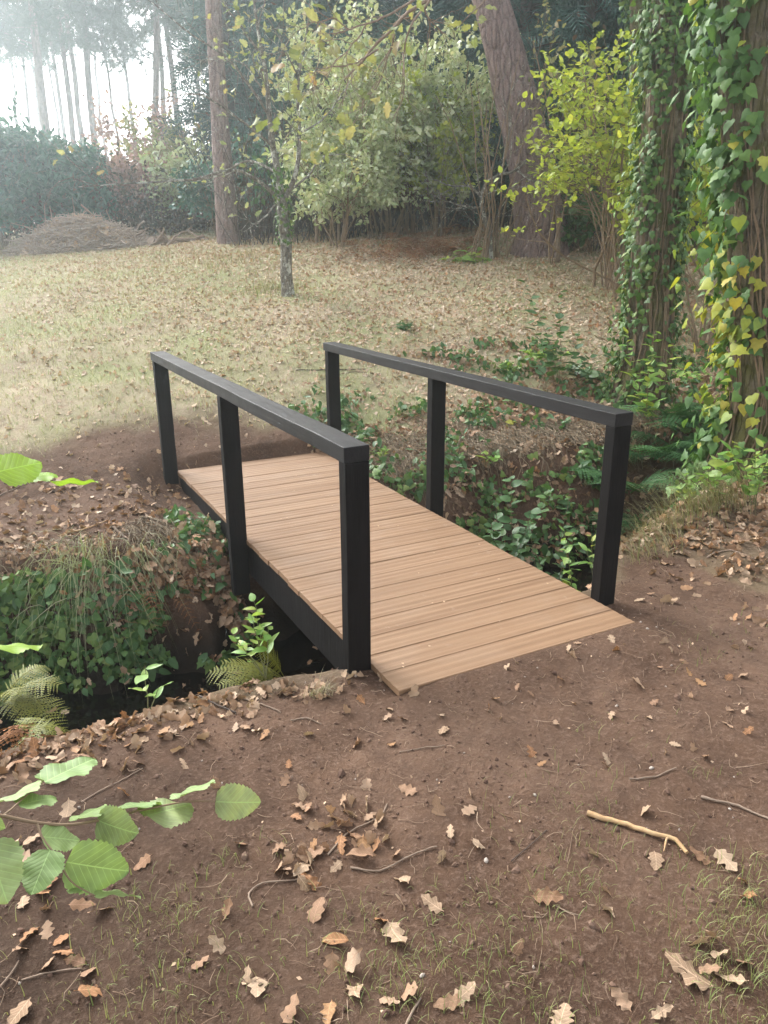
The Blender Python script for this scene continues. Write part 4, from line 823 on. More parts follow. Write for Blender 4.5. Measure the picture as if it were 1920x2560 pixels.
# ------------------------------------------------------------------ trees
rt_ = np.random.default_rng(77)
def trunk_mesh(g, path, rad, k=28, n=90, ridge=.05, flare=.35, fl_h=.5, rng=rt_):
    p = smooth_path(path, n); r = np.interp(np.linspace(0, 1, n), np.linspace(0, 1, len(rad)), rad)
    d = nrm(np.gradient(p, axis=0)); u = nrm(np.cross(d, A([[0.3, 1., .05]]))); w = np.cross(d, u); a = np.arange(k)*2*PI/k
    h = np.linalg.norm(p-p[0], axis=1); fl = 1+flare*np.exp(-h/fl_h)[:, None]*(1+.35*np.sin(a*3+1)[None])
    nz = fbm((np.cos(a)[None]+2)*4+0*h[:, None], (np.sin(a)[None]+2)*4+h[:, None]*.9, 7)-.5; n2 = vn((np.cos(a)[None]+2)*9, (np.sin(a)[None]+2)*9+h[:, None]*4.5, 8)-.5
    rr_ = r[:, None]*fl*(1+ridge*2.0*nz+ridge*1.6*n2)
    V = p[:, None]+rr_[..., None]*(np.cos(a)[None, :, None]*u[:, None]+np.sin(a)[None, :, None]*w[:, None])
    i = np.arange(n-1)[:, None]*k; j = np.arange(k)[None]; j2 = (j+1) % k
    g.add(V.reshape(-1, 3), np.stack([i+j, i+j2, i+k+j2, i+k+j], -1).reshape(-1, 4)); return p, r, u, w
def up_at(px, py, D): return at(px, py, D)
def stubs(g, p, r, n, Ls, rng):
    for q in range(n):
        i = rng.integers(len(p)//6, len(p)-2); s = rdir(1, .1, rng)[0]; s = nrm(s*A([1, 1, .3])); tube(g, wobble(p[i]+s*r[i]*.8, p[i]+s*(r[i]+rng.uniform(*Ls)), 5, .2, rng), np.linspace(.02, .005, 5), 5)
# tall pine left of centre
b = col(576, 15.0); o = thing('pine_tree', b, 'reddish barked pine trunk standing straight beside the cut branches', 'pine tree')
g = G(); p, r, _, _ = trunk_mesh(g, [b-A([0, 0, .2]), up_at(572, 600, 15), up_at(556, 400, 15), up_at(541, 150, 15), up_at(530, -60, 15), up_at(520, -400, 15)], [.20, .175, .150, .132, .122, .105], 30, 120, .05, .22, .35); g.build('trunk', PINEL, o)
g = G(); stubs(g, p, r, 5, (.1, .3), rt_); g.build('branch_stubs', PINEL, o)
# leaning pine right of centre
b = col(1352, 12.5); o = thing('pine_tree', b, 'thick dark pine trunk leaning to the left behind the yellow hazel', 'pine tree')
g = G(); p, r, _, _ = trunk_mesh(g, [b-A([0, 0, .2]), up_at(1350, 610, 12.5), up_at(1325, 400, 12.5), up_at(1278, 200, 12.5), up_at(1232, 20, 12.5), up_at(1210, -60, 12.5), up_at(1150, -350, 12.5)], [.37, .35, .315, .285, .25, .235, .2], 36, 140, .055, .30, .4); g.build('trunk', PINEB, o)
# the two ivied trunks
def ivy_trunk(b, path, rad, name, label, ilabel, n_leaf, size, mat, bare, seed, out=(.012, .05), bark=OAKB, stemsn=26, hmax=3.6, yel=None):
    rng = np.random.default_rng(seed); o = thing(name, b, label, 'tree', None); g = G(); p, r, u, w = trunk_mesh(g, path, rad, 40, 150, .05, .45, .35, rng); g.build('trunk', bark, o)
    iv = thing('climbing_ivy', b, ilabel, 'ivy', None); g = G(); gs = G()
    V = CAM-b; va = math.atan2(np.dot(V, w[5]), np.dot(V, u[5]))
    P, M, S = [], [], []; h = np.linalg.norm(p-p[0], axis=1); cand = rng.random((n_leaf*6, 2))
    aa = cand[:, 0]*2*PI; hh = cand[:, 1]*hmax
    rel = (aa-va+PI) % (2*PI)-PI                       # 0 faces the viewer; sign picks left or right flank
    keepm = bare(rel, hh, fbm(rel*1.6+9, hh*2.0, seed)) > rng.random(len(aa)); aa = aa[keepm][:n_leaf]; hh = hh[keepm][:n_leaf]
    ii = np.clip(np.searchsorted(h, hh), 0, len(p)-2); c, s = np.cos(aa)[:, None], np.sin(aa)[:, None]; nn = c*u[ii]+s*w[ii]
    rad_ = r[ii]*(1+.45*np.exp(-h[ii]/.35)); q = p[ii]+nn*(rad_*1.04+rng.gamma(1.6, out[1]*.5, len(aa))+out[0])[:, None]
    n2 = nrm(nn+A([0, 0, .35])+rng.normal(size=nn.shape)*.33); al = nrm(A([0, 0, -1.])+rng.normal(size=nn.shape)*.5+nn*.25)
    sz = rng.uniform(*size, len(aa)); F_ = frames(al, n2); rl2 = (aa-va+PI) % (2*PI)-PI; yk = np.zeros(len(aa), bool) if yel is None else yel(rl2, hh) > rng.random(len(aa))
    inst_mix(g, IVY, q[~yk], F_[~yk], sz[~yk], rng); lf = g.build('leaves', mat, iv)
    if yk.any(): gy = G(); inst_mix(gy, IVY, q[yk], F_[yk], sz[yk], rng); gy.build('leaves', IVYYEL, iv)['label'] = 'yellow ivy leaves'
    for k in range(stemsn):
        a0 = va+rng.uniform(-1.5, 1.5); i0 = rng.integers(0, 20); i1 = min(len(p)-2, i0+rng.integers(40, 120)); idx = np.linspace(i0, i1, 16).astype(int); an = a0+np.cumsum(rng.normal(size=16))*.07
        pp = p[idx]+(np.cos(an)[:, None]*u[idx]+np.sin(an)[:, None]*w[idx])*(r[idx]*(1.04+.42*np.exp(-h[idx]/.35))+.008)[:, None]; tube(gs, pp, np.linspace(.008, .004, 16)*rng.uniform(.5, 1.2), 5)
    gs.build('stems', STEMB, iv)
IVYYEL = leaf_mat('yellow_ivy_leaf', [(.30, .36, .05), (.42, .42, .06), (.22, .32, .06), (.46, .38, .06)], .5, .35, spec=.3, mottle=.2)
b = col(1614, 7.25); Dv = 7.25
def bare1(rel, h, nz):
    right = rel > 0
    m = np.where(nz > .40, .95, .25)
    strip = np.exp(-((rel-RS1*.30)/.42)**2)*sst(2.95, 2.6, h)*sst(.55, .9, h)
    strip2 = np.exp(-((rel-RS1*-.75)/.26)**2)*sst(1.5, 1.1, h)*sst(.05, .3, h)
    return m*(1-.97*strip)*(1-.93*strip2)
RS1 = 1.0
ivy_trunk(b, [b-A([0, 0, .2]), up_at(1617, 900, Dv), up_at(1630, 700, Dv), up_at(1652, 450, Dv), up_at(1670, 200, Dv), up_at(1684, 0, Dv), up_at(1700, -250, Dv)], [.18, .175, .168, .165, .165, .16, .15], 'oak_tree',
          'mossy trunk with a bare bark strip between dark ivy, left of the two big ones', 'small leaved dark green ivy climbing the left one of the two mossy trunks', 4300, (.038, .068), IVYM, bare1, 5)
b = col(1918, 5.7); Dv = 5.7
def bare2(rel, h, nz):
    strip = np.exp(-((rel-RS1*.35)/.45)**2)*sst(.55, .95, h); foot = np.exp(-((rel-.15)/.35)**2)*sst(.40, .25, h)
    return np.where(nz > .42, .95, .22)*(1-.85*strip)*(1-.9*foot)
ivy_trunk(b, [b-A([0, 0, .2]), up_at(1916, 1000, Dv), up_at(1910, 800, Dv), up_at(1900, 500, Dv), up_at(1892, 250, Dv), up_at(1884, 0, Dv), up_at(1880, -250, Dv)], [.21, .205, .20, .20, .205, .205, .20], 'oak_tree',
          'mossy trunk cut by the right edge of the picture under large leaved ivy', 'large leaved green and yellow ivy on the trunk at the right edge', 2600, (.055, .108), IVYY, bare2, 9, (.02, .09), stemsn=20, yel=lambda rel, h: .03+.62*np.exp(-((h-1.35)/.5)**2)*sst(.25, -.35, rel)+.25*np.exp(-((h-.9)/.3)**2))
# slim ivied trunk far behind
b = col(1600, 11.2); Dv = 11.2
ivy_trunk(b, [b-A([0, 0, .2]), up_at(1598, 500, Dv), up_at(1592, 250, Dv), up_at(1590, 0, Dv), up_at(1588, -250, Dv)], [.09, .085, .08, .075, .07], 'oak_tree', 'slim trunk wrapped in greyish ivy between leaning pine and left mossy trunk', 'greyish ivy wrapping the slim far trunk', 1500, (.06, .09), IVYM, lambda rel, h, nz: np.where(nz > .4, .95, .35), 15, (.02, .07), stemsn=6, hmax=5.2)

# young lichened tree with bare boughs in the meadow
Dv = 10.0; b = col(717, Dv); P_ = lambda *q: [at(x, y, Dv+d) for x, y, d in q]
o = thing('young_oak_tree', b, 'young tree with a pale lichened trunk and thin spreading branches in the meadow', 'tree'); g = G()
trunk_mesh(g, [b-A([0, 0, .1])]+P_((716, 690, 0), (714, 600, 0), (706, 540, 0), (704, 495, 0)), [.082, .075, .07, .068, .06], 18, 60, .05, .25, .12); g.build('trunk', LICH, o)
SK = [(P_((703, 505, 0), (690, 420, .05), (676, 330, .1), (664, 200, .1), (645, 80, .15), (625, -40, .2)), .045), (P_((706, 510, 0), (735, 430, -.1), (742, 330, -.15), (740, 200, -.2), (760, 60, -.2), (770, -40, -.3)), .032), (P_((700, 500, 0), (655, 460, -.2), (600, 432, -.4), (480, 452, -.8), (330, 462, -1.1), (190, 470, -1.4)), .022),
      (P_((690, 430, 0), (620, 402, .3), (540, 440, .5), (440, 452, .8), (360, 440, 1.0)), .016), (P_((684, 370, 0), (600, 300, -.3), (500, 235, -.6), (410, 240, -.9), (350, 256, -1)), .016), (P_((672, 290, .1), (580, 160, -.2), (480, 90, -.5), (420, 40, -.7), (350, -10, -1)), .015),
      (P_((706, 490, 0), (770, 440, .2), (810, 395, .4), (860, 390, .6), (900, 400, .7)), .016), (P_((742, 340, -.1), (800, 300, .2), (850, 240, .4), (900, 160, .6)), .013), (P_((668, 240, .1), (610, 165, .3), (560, 150, .5), (500, 165, .6)), .011), (P_((700, 500, 0), (640, 560, -.3), (610, 510, -.6), (590, 440, -.8)), .010),
      (P_((655, 140, .1), (600, 60, -.2), (555, 0, -.4), (520, -50, -.5)), .012), (P_((740, 180, -.2), (690, 90, -.4), (650, 20, -.6)), .01)]
sk = []
for pts, r0 in SK:
    q = smooth_path(pts, 26); q += np.cumsum(rt_.normal(size=q.shape), 0)*.004; sk.append((q, np.linspace(r0, r0*.22, 26), 2))
    for k in range(9):
        i = rt_.integers(4, 25); grow(q[i], nrm(q[i]-q[i-2])+rdir(1, 0, rt_)[0]*.9, rt_.uniform(.3, .8), max(.0035, r0*.2), 1, rt_, (3,), .8, .1, .2, .6, sk, 6)
g = G(); skel_mesh(g, sk, (3, 4, 6, 8)); g.build('branches', LICH, o)
Pt, Dt = along_points(sk, 4.0, rt_, (0, 1)); kx = (Pt-CAM)@RX/((Pt-CAM)@FW)*FPX+960
k = (rt_.random(len(Pt)) < np.where(kx > 560, .8, .12)*sst(1.7, 2.6, Pt[:, 2])); Pt, Dt = Pt[k], Dt[k]
g = G(); inst_mix(g, OAK_LO, Pt, frames(nrm(Dt+rdir(len(Pt), -.3, rt_)), rdir(len(Pt), .5, rt_)), rt_.uniform(.06, .11, len(Pt)), rt_); g.build('leaves', leaf_mat('pale_oak_leaf', [(.24, .30, .12), (.32, .37, .17), (.42, .44, .25), (.20, .27, .11), (.36, .38, .18), (.44, .36, .18)], .55, .35), o)
# ivy on its lower trunk
iv = thing('climbing_ivy', b, 'ivy sleeve around the middle of the lichened trunk in the meadow', 'ivy'); n = 230; hh = rt_.uniform(.62, 1.45, n); aa = rt_.random(n)*2*PI; ax = at(709, 560, Dv)
q = np.stack([b[0]+(ax[0]-b[0])*hh/1.2+np.cos(aa)*(.08+.05*rt_.random(n)), b[1]+np.sin(aa)*(.08+.05*rt_.random(n)), b[2]+hh], -1); nn = np.stack([np.cos(aa), np.sin(aa), 0*aa+.3], -1)
g = G(); inst_mix(g, IVY, q, frames(nrm(A([0, 0, -1.])+rdir(n, 0, rt_)*.6), nrm(nn+rdir(n, 0, rt_)*.4)), rt_.uniform(.035, .06, n), rt_); g.build('leaves', IVYM, iv)

# crooked little tree before the leaning pine
Dv = 11.0; b = col(1230, Dv); o = thing('crooked_tree', b, 'small crooked bare tree with a dark curved bough at the wood edge', 'tree'); sk = []
for pts, r0 in [(P_((1230, 690, 1), (1228, 640, 1), (1218, 560, 1), (1206, 500, 1), (1215, 460, 1), (1250, 435, 1), (1290, 425, 1), (1320, 400, 1)), .045), (P_((1208, 495, 1), (1180, 470, 1), (1130, 465, .8), (1090, 450, .6)), .02), (P_((1255, 432, 1), (1262, 380, 1), (1275, 320, 1), (1268, 260, 1)), .018), (P_((1212, 520, 1), (1150, 510, .8), (1080, 490, .6)), .014), (P_((1290, 425, 1), (1350, 450, .8), (1400, 430, .7)), .014)]:
    q = smooth_path(pts, 22); q += np.cumsum(rt_.normal(size=q.shape), 0)*.005; sk.append((q, np.linspace(r0, r0*.35, 22), 2))
    for k in range(10):
        i = rt_.integers(3, 21); grow(q[i], nrm(q[i]-q[i-2])+rdir(1, .2, rt_)[0], rt_.uniform(.3, .9), max(.004, r0*.2), 1, rt_, (4,), .8, .1, .22, .6, sk, 6)
sk[0][0][0, 2] = b[2]-.1
g = G(); skel_mesh(g, sk, (3, 4, 7, 8)); g.build('branches', LICH, o)

# ------------------------------------------------------------------ shrubs
def shrub(name, b, label, cat, h, spread, nst, leafT, mat, size, per_m, stem=STEMB, group=None, lev=2, flat=.5, nb=(5, 5), lean=(0, 0), rng=rt_, sp=.75, r0=.018, hbare=.15, wob=.16, up=.25, zmin=None, L0=.8):
    o = thing(name, b, label, cat, group); sk = []
    for k in range(nst):
        az = rng.random()*2*PI; tl = spread*rng.random()**.6; d = A([math.cos(az)*tl+lean[0], math.sin(az)*tl+lean[1], h]); bb = b+A([math.cos(az), math.sin(az), 0])*rng.random()*.18*spread
        grow(bb-A([0, 0, .05]), d, np.linalg.norm(d)*L0*rng.uniform(.7, 1.05), r0*rng.uniform(.6, 1.1), lev, rng, nb, sp, up, wob, .48, sk, 8)
    g = G(); skel_mesh(g, sk, (3, 3, 5, 6)); g.build('stems', stem, o)
    P, D = along_points(sk, per_m, rng, (0, 1)); m = P[:, 2]-b[2] > h*hbare
    P, D = P[m], D[m]; n = len(P); P = P+rng.normal(size=P.shape)*size*.35
    al = nrm(D*.5+rdir(n, -.1, rng)); nm = nrm(rdir(n, 0, rng)*(1-flat)+A([0, 0, flat])); g = G(); inst_mix(g, leafT, P, frames(al, nm), size*rng.uniform(.6, 1.2, n), rng); g.build('leaves', mat, o); return n
# pale leaved shrub in the middle
b = col(960, 14.2); n = shrub('pale_shrub', b, 'tall pale green shrub with whitish variegated leaves at the wood edge', 'shrub', 3.3, 1.5, 17, OV, PALE, .10, 42, hbare=.10, nb=(7, 5), sp=.85, up=.12); print('pale', n)
b = col(1020, 14.4); n = shrub('pale_shrub', b, 'upper pale leaved bush leaning beside the leaning pine', 'shrub', 3.7, .9, 10, OV, PALE, .095, 34, hbare=.25, nb=(6, 5), sp=.8, up=.15); print('pale', n)
b = col(850, 13.2); n = shrub('pale_shrub', b, 'lower whitish leaved bush hanging to the left over the thicket', 'shrub', 2.0, 1.2, 9, OV, PALE, .095, 36, hbare=.16, sp=.85, up=.05); print('pale', n)
b = col(1095, 14.0); shrub('hazel_bush', b, 'light yellow green bush in front of the pale shrub, left of the leaning pine', 'hazel bush', 2.5, 1.1, 12, RND, HAZEL, .08, 26, hbare=.22, sp=.8, nb=(5, 5))
b = col(1215, 12.0); o = thing('coppice_stems', b, 'clump of thin straight bare stems behind the crooked tree', 'coppice'); g = G()
for k in range(20): d = A([rt_.normal()*.22, rt_.normal()*.15, 1]); tube(g, wobble(b+A([rt_.normal()*.16, rt_.normal()*.12, -.1]), b+d*rt_.uniform(1.2, 2.6), 8, .12, rt_), np.linspace(.012, .005, 8), 5, cap=False)
g.build('stems', STEMB, o)
b = col(1525, 10.6); n = shrub('hazel_bush', b, 'large bright yellow green hazel bush between the leaning pine and the left ivied trunk', 'hazel bush', 3.2, 1.1, 13, RND, HAZEL, .082, 14, hbare=.38, lean=(-.1, 0), nb=(7, 5), sp=.9, up=.1, flat=.75); print('hazel', n)
b = col(1560, 10.2); n = shrub('hazel_bush', b, 'yellow green hazel bush half hidden by the left ivied trunk', 'hazel bush', 2.9, .9, 8, RND, HAZEL, .082, 16, hbare=.25, nb=(6, 5), sp=.9, up=.1, flat=.75)
b = col(1790, 9.0); shrub('hazel_bush', b, 'yellow leaved hazel showing between the two ivied trunks', 'hazel bush', 2.9, .55, 7, RND, HAZEL, .10, 15, hbare=.3, sp=.8)
b = col(1380, 11.6); shrub('oak_sapling', b, 'green leaved sapling twined in front of the leaning pine', 'sapling', 3.9, .3, 2, OAK_LO, OAKG, .10, 7, hbare=.5, sp=.7)
# hedge bushes at the left
for px, D, h, sp_, lab in ((-70, 19.2, 2.8, 1.3, 'dark laurel bush mostly beyond the left edge'), (15, 19.5, 2.85, 1.3, 'dark laurel bush at the left edge behind the brushwood'), (110, 20.0, 2.75, 1.3, 'rounded dark laurel bush behind the middle of the brushwood pile'), (205, 20.6, 2.35, 1.2, 'dark laurel bush behind the right end of the brushwood pile')):
    n = shrub('laurel_bush', col(px, D), lab, 'laurel bush', h, sp_, 18, LAUR, LAUREL, .17, 26, hbare=.0, nb=(7, 5), sp=.9, up=.1, group='laurel hedge bushes', L0=.72); print('laurel', n)
for px, D, h, sp_, m, lab, pm in ((285, 21.0, 1.9, .9, BROWNL, 'brown withered bush right of the laurels', 13), (345, 20.3, 1.9, .8, PINKL, 'pinkish russet bush left of the straight pine', 20), (420, 20.5, 1.7, .9, BROWNL, 'low brown withered bush behind the cut branches', 14), (465, 19.6, 2.1, .8, PALE, 'faint pale green bush just left of the straight pine', 12), (390, 24, 3.3, .8, PINKL, 'hazy orange brown bush rising above the hedge', 16), (480, 22, 2.9, 1.1, OAKG, 'hazy yellow green bush behind the straight pine', 16), (250, 23, 2.0, 1.1, OAKG, 'hazy pale yellow bush above the hedge in the bright gap', 14), (60, 24, 2.6, 1.2, OAKG, 'hazy light bush above the left laurels', 12)):
    shrub('wild_bush', col(px, D), lab, 'bush', h, sp_, 11, OV, m, .13, pm, hbare=.02, nb=(6, 5), sp=.85, up=.15, group='wild bushes along the hedge')
for px, D, h, m, lab in ((560, 17.5, 1.6, LAUREL, 'dark low bush right of the straight pine'), (640, 17, 2.0, LAUREL, 'dark bush behind the lichened trunk'), (800, 15.5, 1.6, GREEN, 'green low bush under the pale shrub'), (1480, 12.5, 1.0, GREEN, 'dark low bush under the yellow hazel')):
    shrub('dark_bush', col(px, D), lab, 'bush', h, 1.0, 9, OV, m, .12, 18, hbare=.03, nb=(6, 5), sp=.85, up=.12, group='dark bushes at the wood edge')
# thicket of stems, canes and dead leaves in the dark under the trees
g = G(); gl = G(); rk = np.random.default_rng(12)
for k in range(2100):
    px = rk.uniform(590, 1960); D = rk.uniform(14.2, 18.5) if px < 1330 else rk.uniform(12.5, 17.5); b = col(px, D); d = A([rk.normal()*.35, rk.normal()*.35, 1]); l = rk.gamma(3, .42)
    p = wobble(b, b+d*l, 7, .25, rk, -.05); tube(g, p, np.linspace(.010, .003, 7)*rk.uniform(.5, 1.5), 3, cap=False)
tag(g.build('thicket_stems', TWIGD), 'dark thicket of bare stems and canes under the trees', 'thicket', kind='stuff')
N = 29000; px = rk.uniform(-120, 1960, N); D = np.where(px < 585, rk.uniform(18.6, 22, N), rk.uniform(15.0, 20, N)); D = np.where(px > 1330, D-2.2, D); dd = np.stack([ray(q, 626) for q in px]); dd = dd/np.hypot(dd[:, 0], dd[:, 1])[:, None]
x = CAM[0]+dd[:, 0]*D; y = CAM[1]+dd[:, 1]*D; P = on(x, y); P[:, 2] += rk.gamma(2, .42, N)*np.where(px > 520, 1, .6); k = fbm(x*.8+3, y*.8+P[:, 2]*1.3, 55) > .42; P = P[k]; inst_mix(gl, OV, P, frames(rdir(len(P), -.5, rk), rdir(len(P), 0, rk)), rk.uniform(.07, .13, len(P)), rk)
tag(gl.build('undergrowth', leaf_mat('thicket_leaf', [(.10, .055, .035), (.15, .09, .06), (.05, .06, .03), (.08, .045, .03), (.035, .05, .028)], .8, .15)), 'dark brown and green undergrowth of the wood edge', 'undergrowth', kind='stuff')
for px, top, D, lab in ((791, 545, 14.0, 'straight grey stake at the wood edge, tallest of the row'), (848, 560, 14.0, 'pale stake under the pale shrub'), (735, 585, 14.4, 'short stake just right of the lichened trunk'), (1398, 540, 11.8, 'thin grey pole right of the leaning pine'), (922, 590, 14, 'dark stake under the middle of the pale shrub')):
    b = col(px, D); tp = at(px+R.normal()*2, top, D); g = G(); tube(g, wobble(b-A([0, 0, .1]), tp, 8, .03), np.linspace(.034, .028, 8), 8, jit=.05); o = g.build('wooden_stake', TWIG); tag(o, lab, 'stake', 'stakes at the wood edge')

# ------------------------------------------------------------------ conifers closing the view on the right
def conifer(px, D, h, rad, label, dens=1.0, low=.6, rng=rk):
    b = col(px, D); o = thing('conifer', b, label, 'conifer', 'dark conifers behind the wood edge'); g = G(); tube(g, wobble(b-A([0, 0, .2]), b+A([0, 0, h]), 12, .03, rng), np.linspace(.16, .03, 12), 8); gl = G(); P, Al, Nm = [], [], []
    for z in np.arange(low, h, .30):
        ln = rad*(1-z/h)**.7*rng.uniform(.75, 1.1)
        for q in range(7):
            az = rng.random()*2*PI; d = A([math.cos(az), math.sin(az), .15]); n = 7; t = np.linspace(0, 1, n); l = ln*rng.uniform(.6, 1.1); p = b+A([0, 0, z+rng.normal()*.1])+np.outer(t*l, d)+np.outer(-.35*l*t**2, [0, 0, 1]); tube(g, p, np.linspace(.02, .005, n), 3, cap=False)
            m = max(2, int(9*l*dens)); tt = .2+.8*rng.random(m); base = b+A([0, 0, z])+np.outer(tt*l, d)+np.outer(-.35*l*tt**2, [0, 0, 1])+rng.normal(size=(m, 3))*.10; P.append(base); s = rdir(m, 0, rng); Al.append(nrm(d*.8+s*.7+A([0, 0, -.45]))); Nm.append(nrm(A([0, 0, .5])+rdir(m, .2, rng)))
    P = np.concatenate(P); inst_mix(gl, SPRAY, P, frames(np.concatenate(Al), np.concatenate(Nm)), rng.uniform(.28, .55, len(P)), rng); g.build('trunk', TWIGD, o); gl.build('foliage', CONIF, o)
for px, D, h, rad, lab in ((600, 21.5, 8.5, 2.1, 'hazy blue green conifer just right of the straight pine'), (740, 20, 9, 2.2, 'conifer behind the lichened tree'), (880, 18.5, 9, 2.3, 'dark conifer behind the left half of the pale shrub'), (1020, 17.5, 9, 2.2, 'dark conifer behind the right half of the pale shrub'), (1160, 18.5, 9.5, 2.3, 'dark conifer left of the leaning pine top'), (1290, 16.5, 9, 2.2, 'conifer behind the leaning pine'), (1440, 15.5, 9, 2.2, 'dark conifer behind the big hazel bush'), (1570, 17, 9.5, 2.4, 'dark conifer behind the slim ivied trunk'), (1700, 15, 9, 2.2, 'dark conifer behind the left mossy trunk'), (1850, 14.5, 9, 2.3, 'dark conifer behind the trunk at the right edge'), (1990, 15, 9, 2.3, 'dark conifer beyond the right edge of the view')):
    conifer(px, D, h, rad, lab)
# a farther wood behind them, one mass
gl = G(); gs = G()
N = 9000; px = rk.uniform(560, 2150, N); D = rk.uniform(22, 30, N); dd = np.stack([ray(q, 626) for q in px]); dd = dd/np.hypot(dd[:, 0], dd[:, 1])[:, None]; x = CAM[0]+dd[:, 0]*D; y = CAM[1]+dd[:, 1]*D; P = on(x, y); P[:, 2] += rk.uniform(0, 11, N)
inst_mix(gl, SPRAY, P, frames(rdir(N, -.6, rk), rdir(N, .3, rk)), rk.uniform(.7, 1.4, N), rk); tag(gl.build('far_wood', CONIF), 'dark mass of the wood far behind the conifers', 'wood', kind='stuff')

# ------------------------------------------------------------------ tall slim pines against the bright gap at the left
PIN = [(20, 38, .11), (48, 34, .15), (82, 50, .09), (108, 46, .08), (150, 36, .16), (172, 52, .08), (196, 48, .10), (226, 40, .12), (246, 44, .13), (272, 40, .15), (325, 46, .07), (400, 36, .13), (432, 44, .12), (372, 50, .1), (478, 40, .13), (620, 42, .13), (-40, 40, .14), (300, 58, .1), (130, 60, .1), (60, 62, .1), (520, 52, .12)]
for k, (px, D, r0) in enumerate(PIN):
    b = col(px, D); h = D*.22+8; o = thing('slim_pine', b, 'tall slim hazy pine with a bare trunk against the bright sky at the left', 'pine tree', 'tall slim pines against the bright sky'); g = G()
    tp = b+A([rk.normal()*.5, rk.normal()*.5, h]); p = wobble(b-A([0, 0, .2]), tp, 14, .05, rk); tube(g, p, np.linspace(r0*1.25, r0*.4, 14), 8, jit=.05)
    P, S = [], []; z0 = D*rk.uniform(.135, .18)+1.57-b[2]; h = z0+rk.uniform(6, 8)
    for q in range(46):
        z = z0+(h-z0)*rk.random()**.9; c = p[0]+(tp-p[0])*z/h; az = rk.random()*2*PI; l = rk.uniform(.5, 2.6)*(1-.5*(z-z0)/(h-z0)); e = c+A([math.cos(az)*l, math.sin(az)*l, rk.uniform(-.2, .6)]); tube(g, wobble(c, e, 5, .2, rk), np.linspace(.03, .008, 5), 3, cap=False)
        m = int(13*l)+3; tt = rk.uniform(.35, 1.08, m); P.append(c+(e-c)*tt[:, None]+rk.normal(size=(m, 3))*.26)
    for q in range(5):
        z = rk.uniform(.2*h, z0); c = p[0]+(tp-p[0])*z/h; az = rk.random()*2*PI; tube(g, wobble(c, c+A([math.cos(az), math.sin(az), -.2])*rk.uniform(.3, .9), 4, .2, rk), np.linspace(.02, .006, 4), 3, cap=False)
    P = np.concatenate(P); gl = G(); inst_mix(gl, TUFT, P, frames(rdir(len(P), .5, rk), rdir(len(P), 0, rk)), rk.uniform(.30, .55, len(P)), rk); g.build('trunk', GREYB, o); gl.build('crown', NEEDLE, o)

# ------------------------------------------------------------------ brushwood pile and cut branches
Dv = 17.0; b = col(208, Dv); o = thing('brushwood_pile', b, 'broad heap of dry brushwood and twigs at the far side of the meadow', 'brushwood'); g = G(); g2 = G()
ex = nrm(A([RT[0], RT[1], 0.])); ey = A([-ex[1], ex[0], 0])
for k in range(2600):
    u, v = rk.uniform(-1, 1), rk.uniform(-1, 1)
    if u*u+v*v > 1: continue
    hh = .64*(1-(u*u+v*v)**.8)*(1-.18*u)*(.85+.3*vn(A([u*3]), A([v*3]), 5)[0]); c = b+ex*u*1.38+ey*v*.9; c[2] = H(c[0], c[1])+hh*rk.random()**.35
    d = nrm(ex*rk.normal()+ey*rk.normal()*.6+A([0, 0, rk.normal()*.35-.25*abs(u)])+ex*u*.6); l = rk.uniform(.15, .55)*(1 if k % 9 else 1.8)
    tube(g if k % 3 else g2, wobble(c-d*l*.5, c+d*l*.5, 5, .22, rk), np.linspace(1, .5, 5)*rk.uniform(.004, .011)*(1 if k % 9 else 1.7), 4, cap=False)
g.build('twigs', M_plain('brushwood', [(.2, (.28, .22, .18)), (.8, (.55, .47, .39))], 25, .85, .5, .004), o); g2.build('bracken_stalks', leaf_mat('brush_bits', [(.32, .25, .2), (.45, .36, .29), (.25, .19, .15)], .9, .05), o)
gl = G(); n = 2200; u = rk.normal(size=n)*.5; v = rk.normal(size=n)*.5; k = u*u+v*v < .95; u, v = u[k], v[k]; P = b+u[:, None]*1.38*ex+v[:, None]*.9*ey; P[:, 2] = H(P[:, 0], P[:, 1])+0.62*(1-(u*u+v*v)**.8)*(1-.18*u)*rk.random(len(u))**.3
inst_mix(gl, OAK_LO, P, frames(rdir(len(P), 0, rk), rdir(len(P), .4, rk)), rk.uniform(.06, .12, len(P)), rk); gl.build('dead_leaves', LITTER_M, o)
for pts, r, lab in (([(376, 606, 16.3), (440, 602, 16.4), (510, 604, 16.5)], .055, 'pale cut branch lying left of the straight pine'), ([(372, 618, 16.0), (398, 596, 16.2), (410, 570, 16.3)], .03, 'forked branch propped up on the cut branches'), ([(395, 575, 16.4), (420, 600, 16.3), (446, 622, 16.1)], .03, 'thin branch slanting down across the cut branches'), ([(470, 575, 16.8), (500, 598, 16.5), (524, 624, 16.2)], .025, 'thin stick leaning beside the foot of the straight pine'), ([(405, 630, 15.8), (430, 600, 16), (480, 568, 16.4)], .022, 'long thin stick crossing the cut branches'), ([(336, 592, 16.4), (372, 570, 16.6)], .02, 'stick poking out at the right end of the brushwood heap'), ([(376, 612, 16.3), (396, 607, 16.4), (412, 610, 16.4)], .09, 'short thick dark log end among the cut branches')):
    q = smooth_path([at(*a) for a in pts], 12); q[:, 2] = np.maximum(q[:, 2], H(q[:, 0], q[:, 1])+r); g = G(); tube(g, q+rk.normal(size=q.shape)*.012, np.linspace(1, .6, 12)*r, 8, jit=.06); o = g.build('cut_branch', TWIG); tag(o, lab, 'branch', 'cut branches on the meadow')

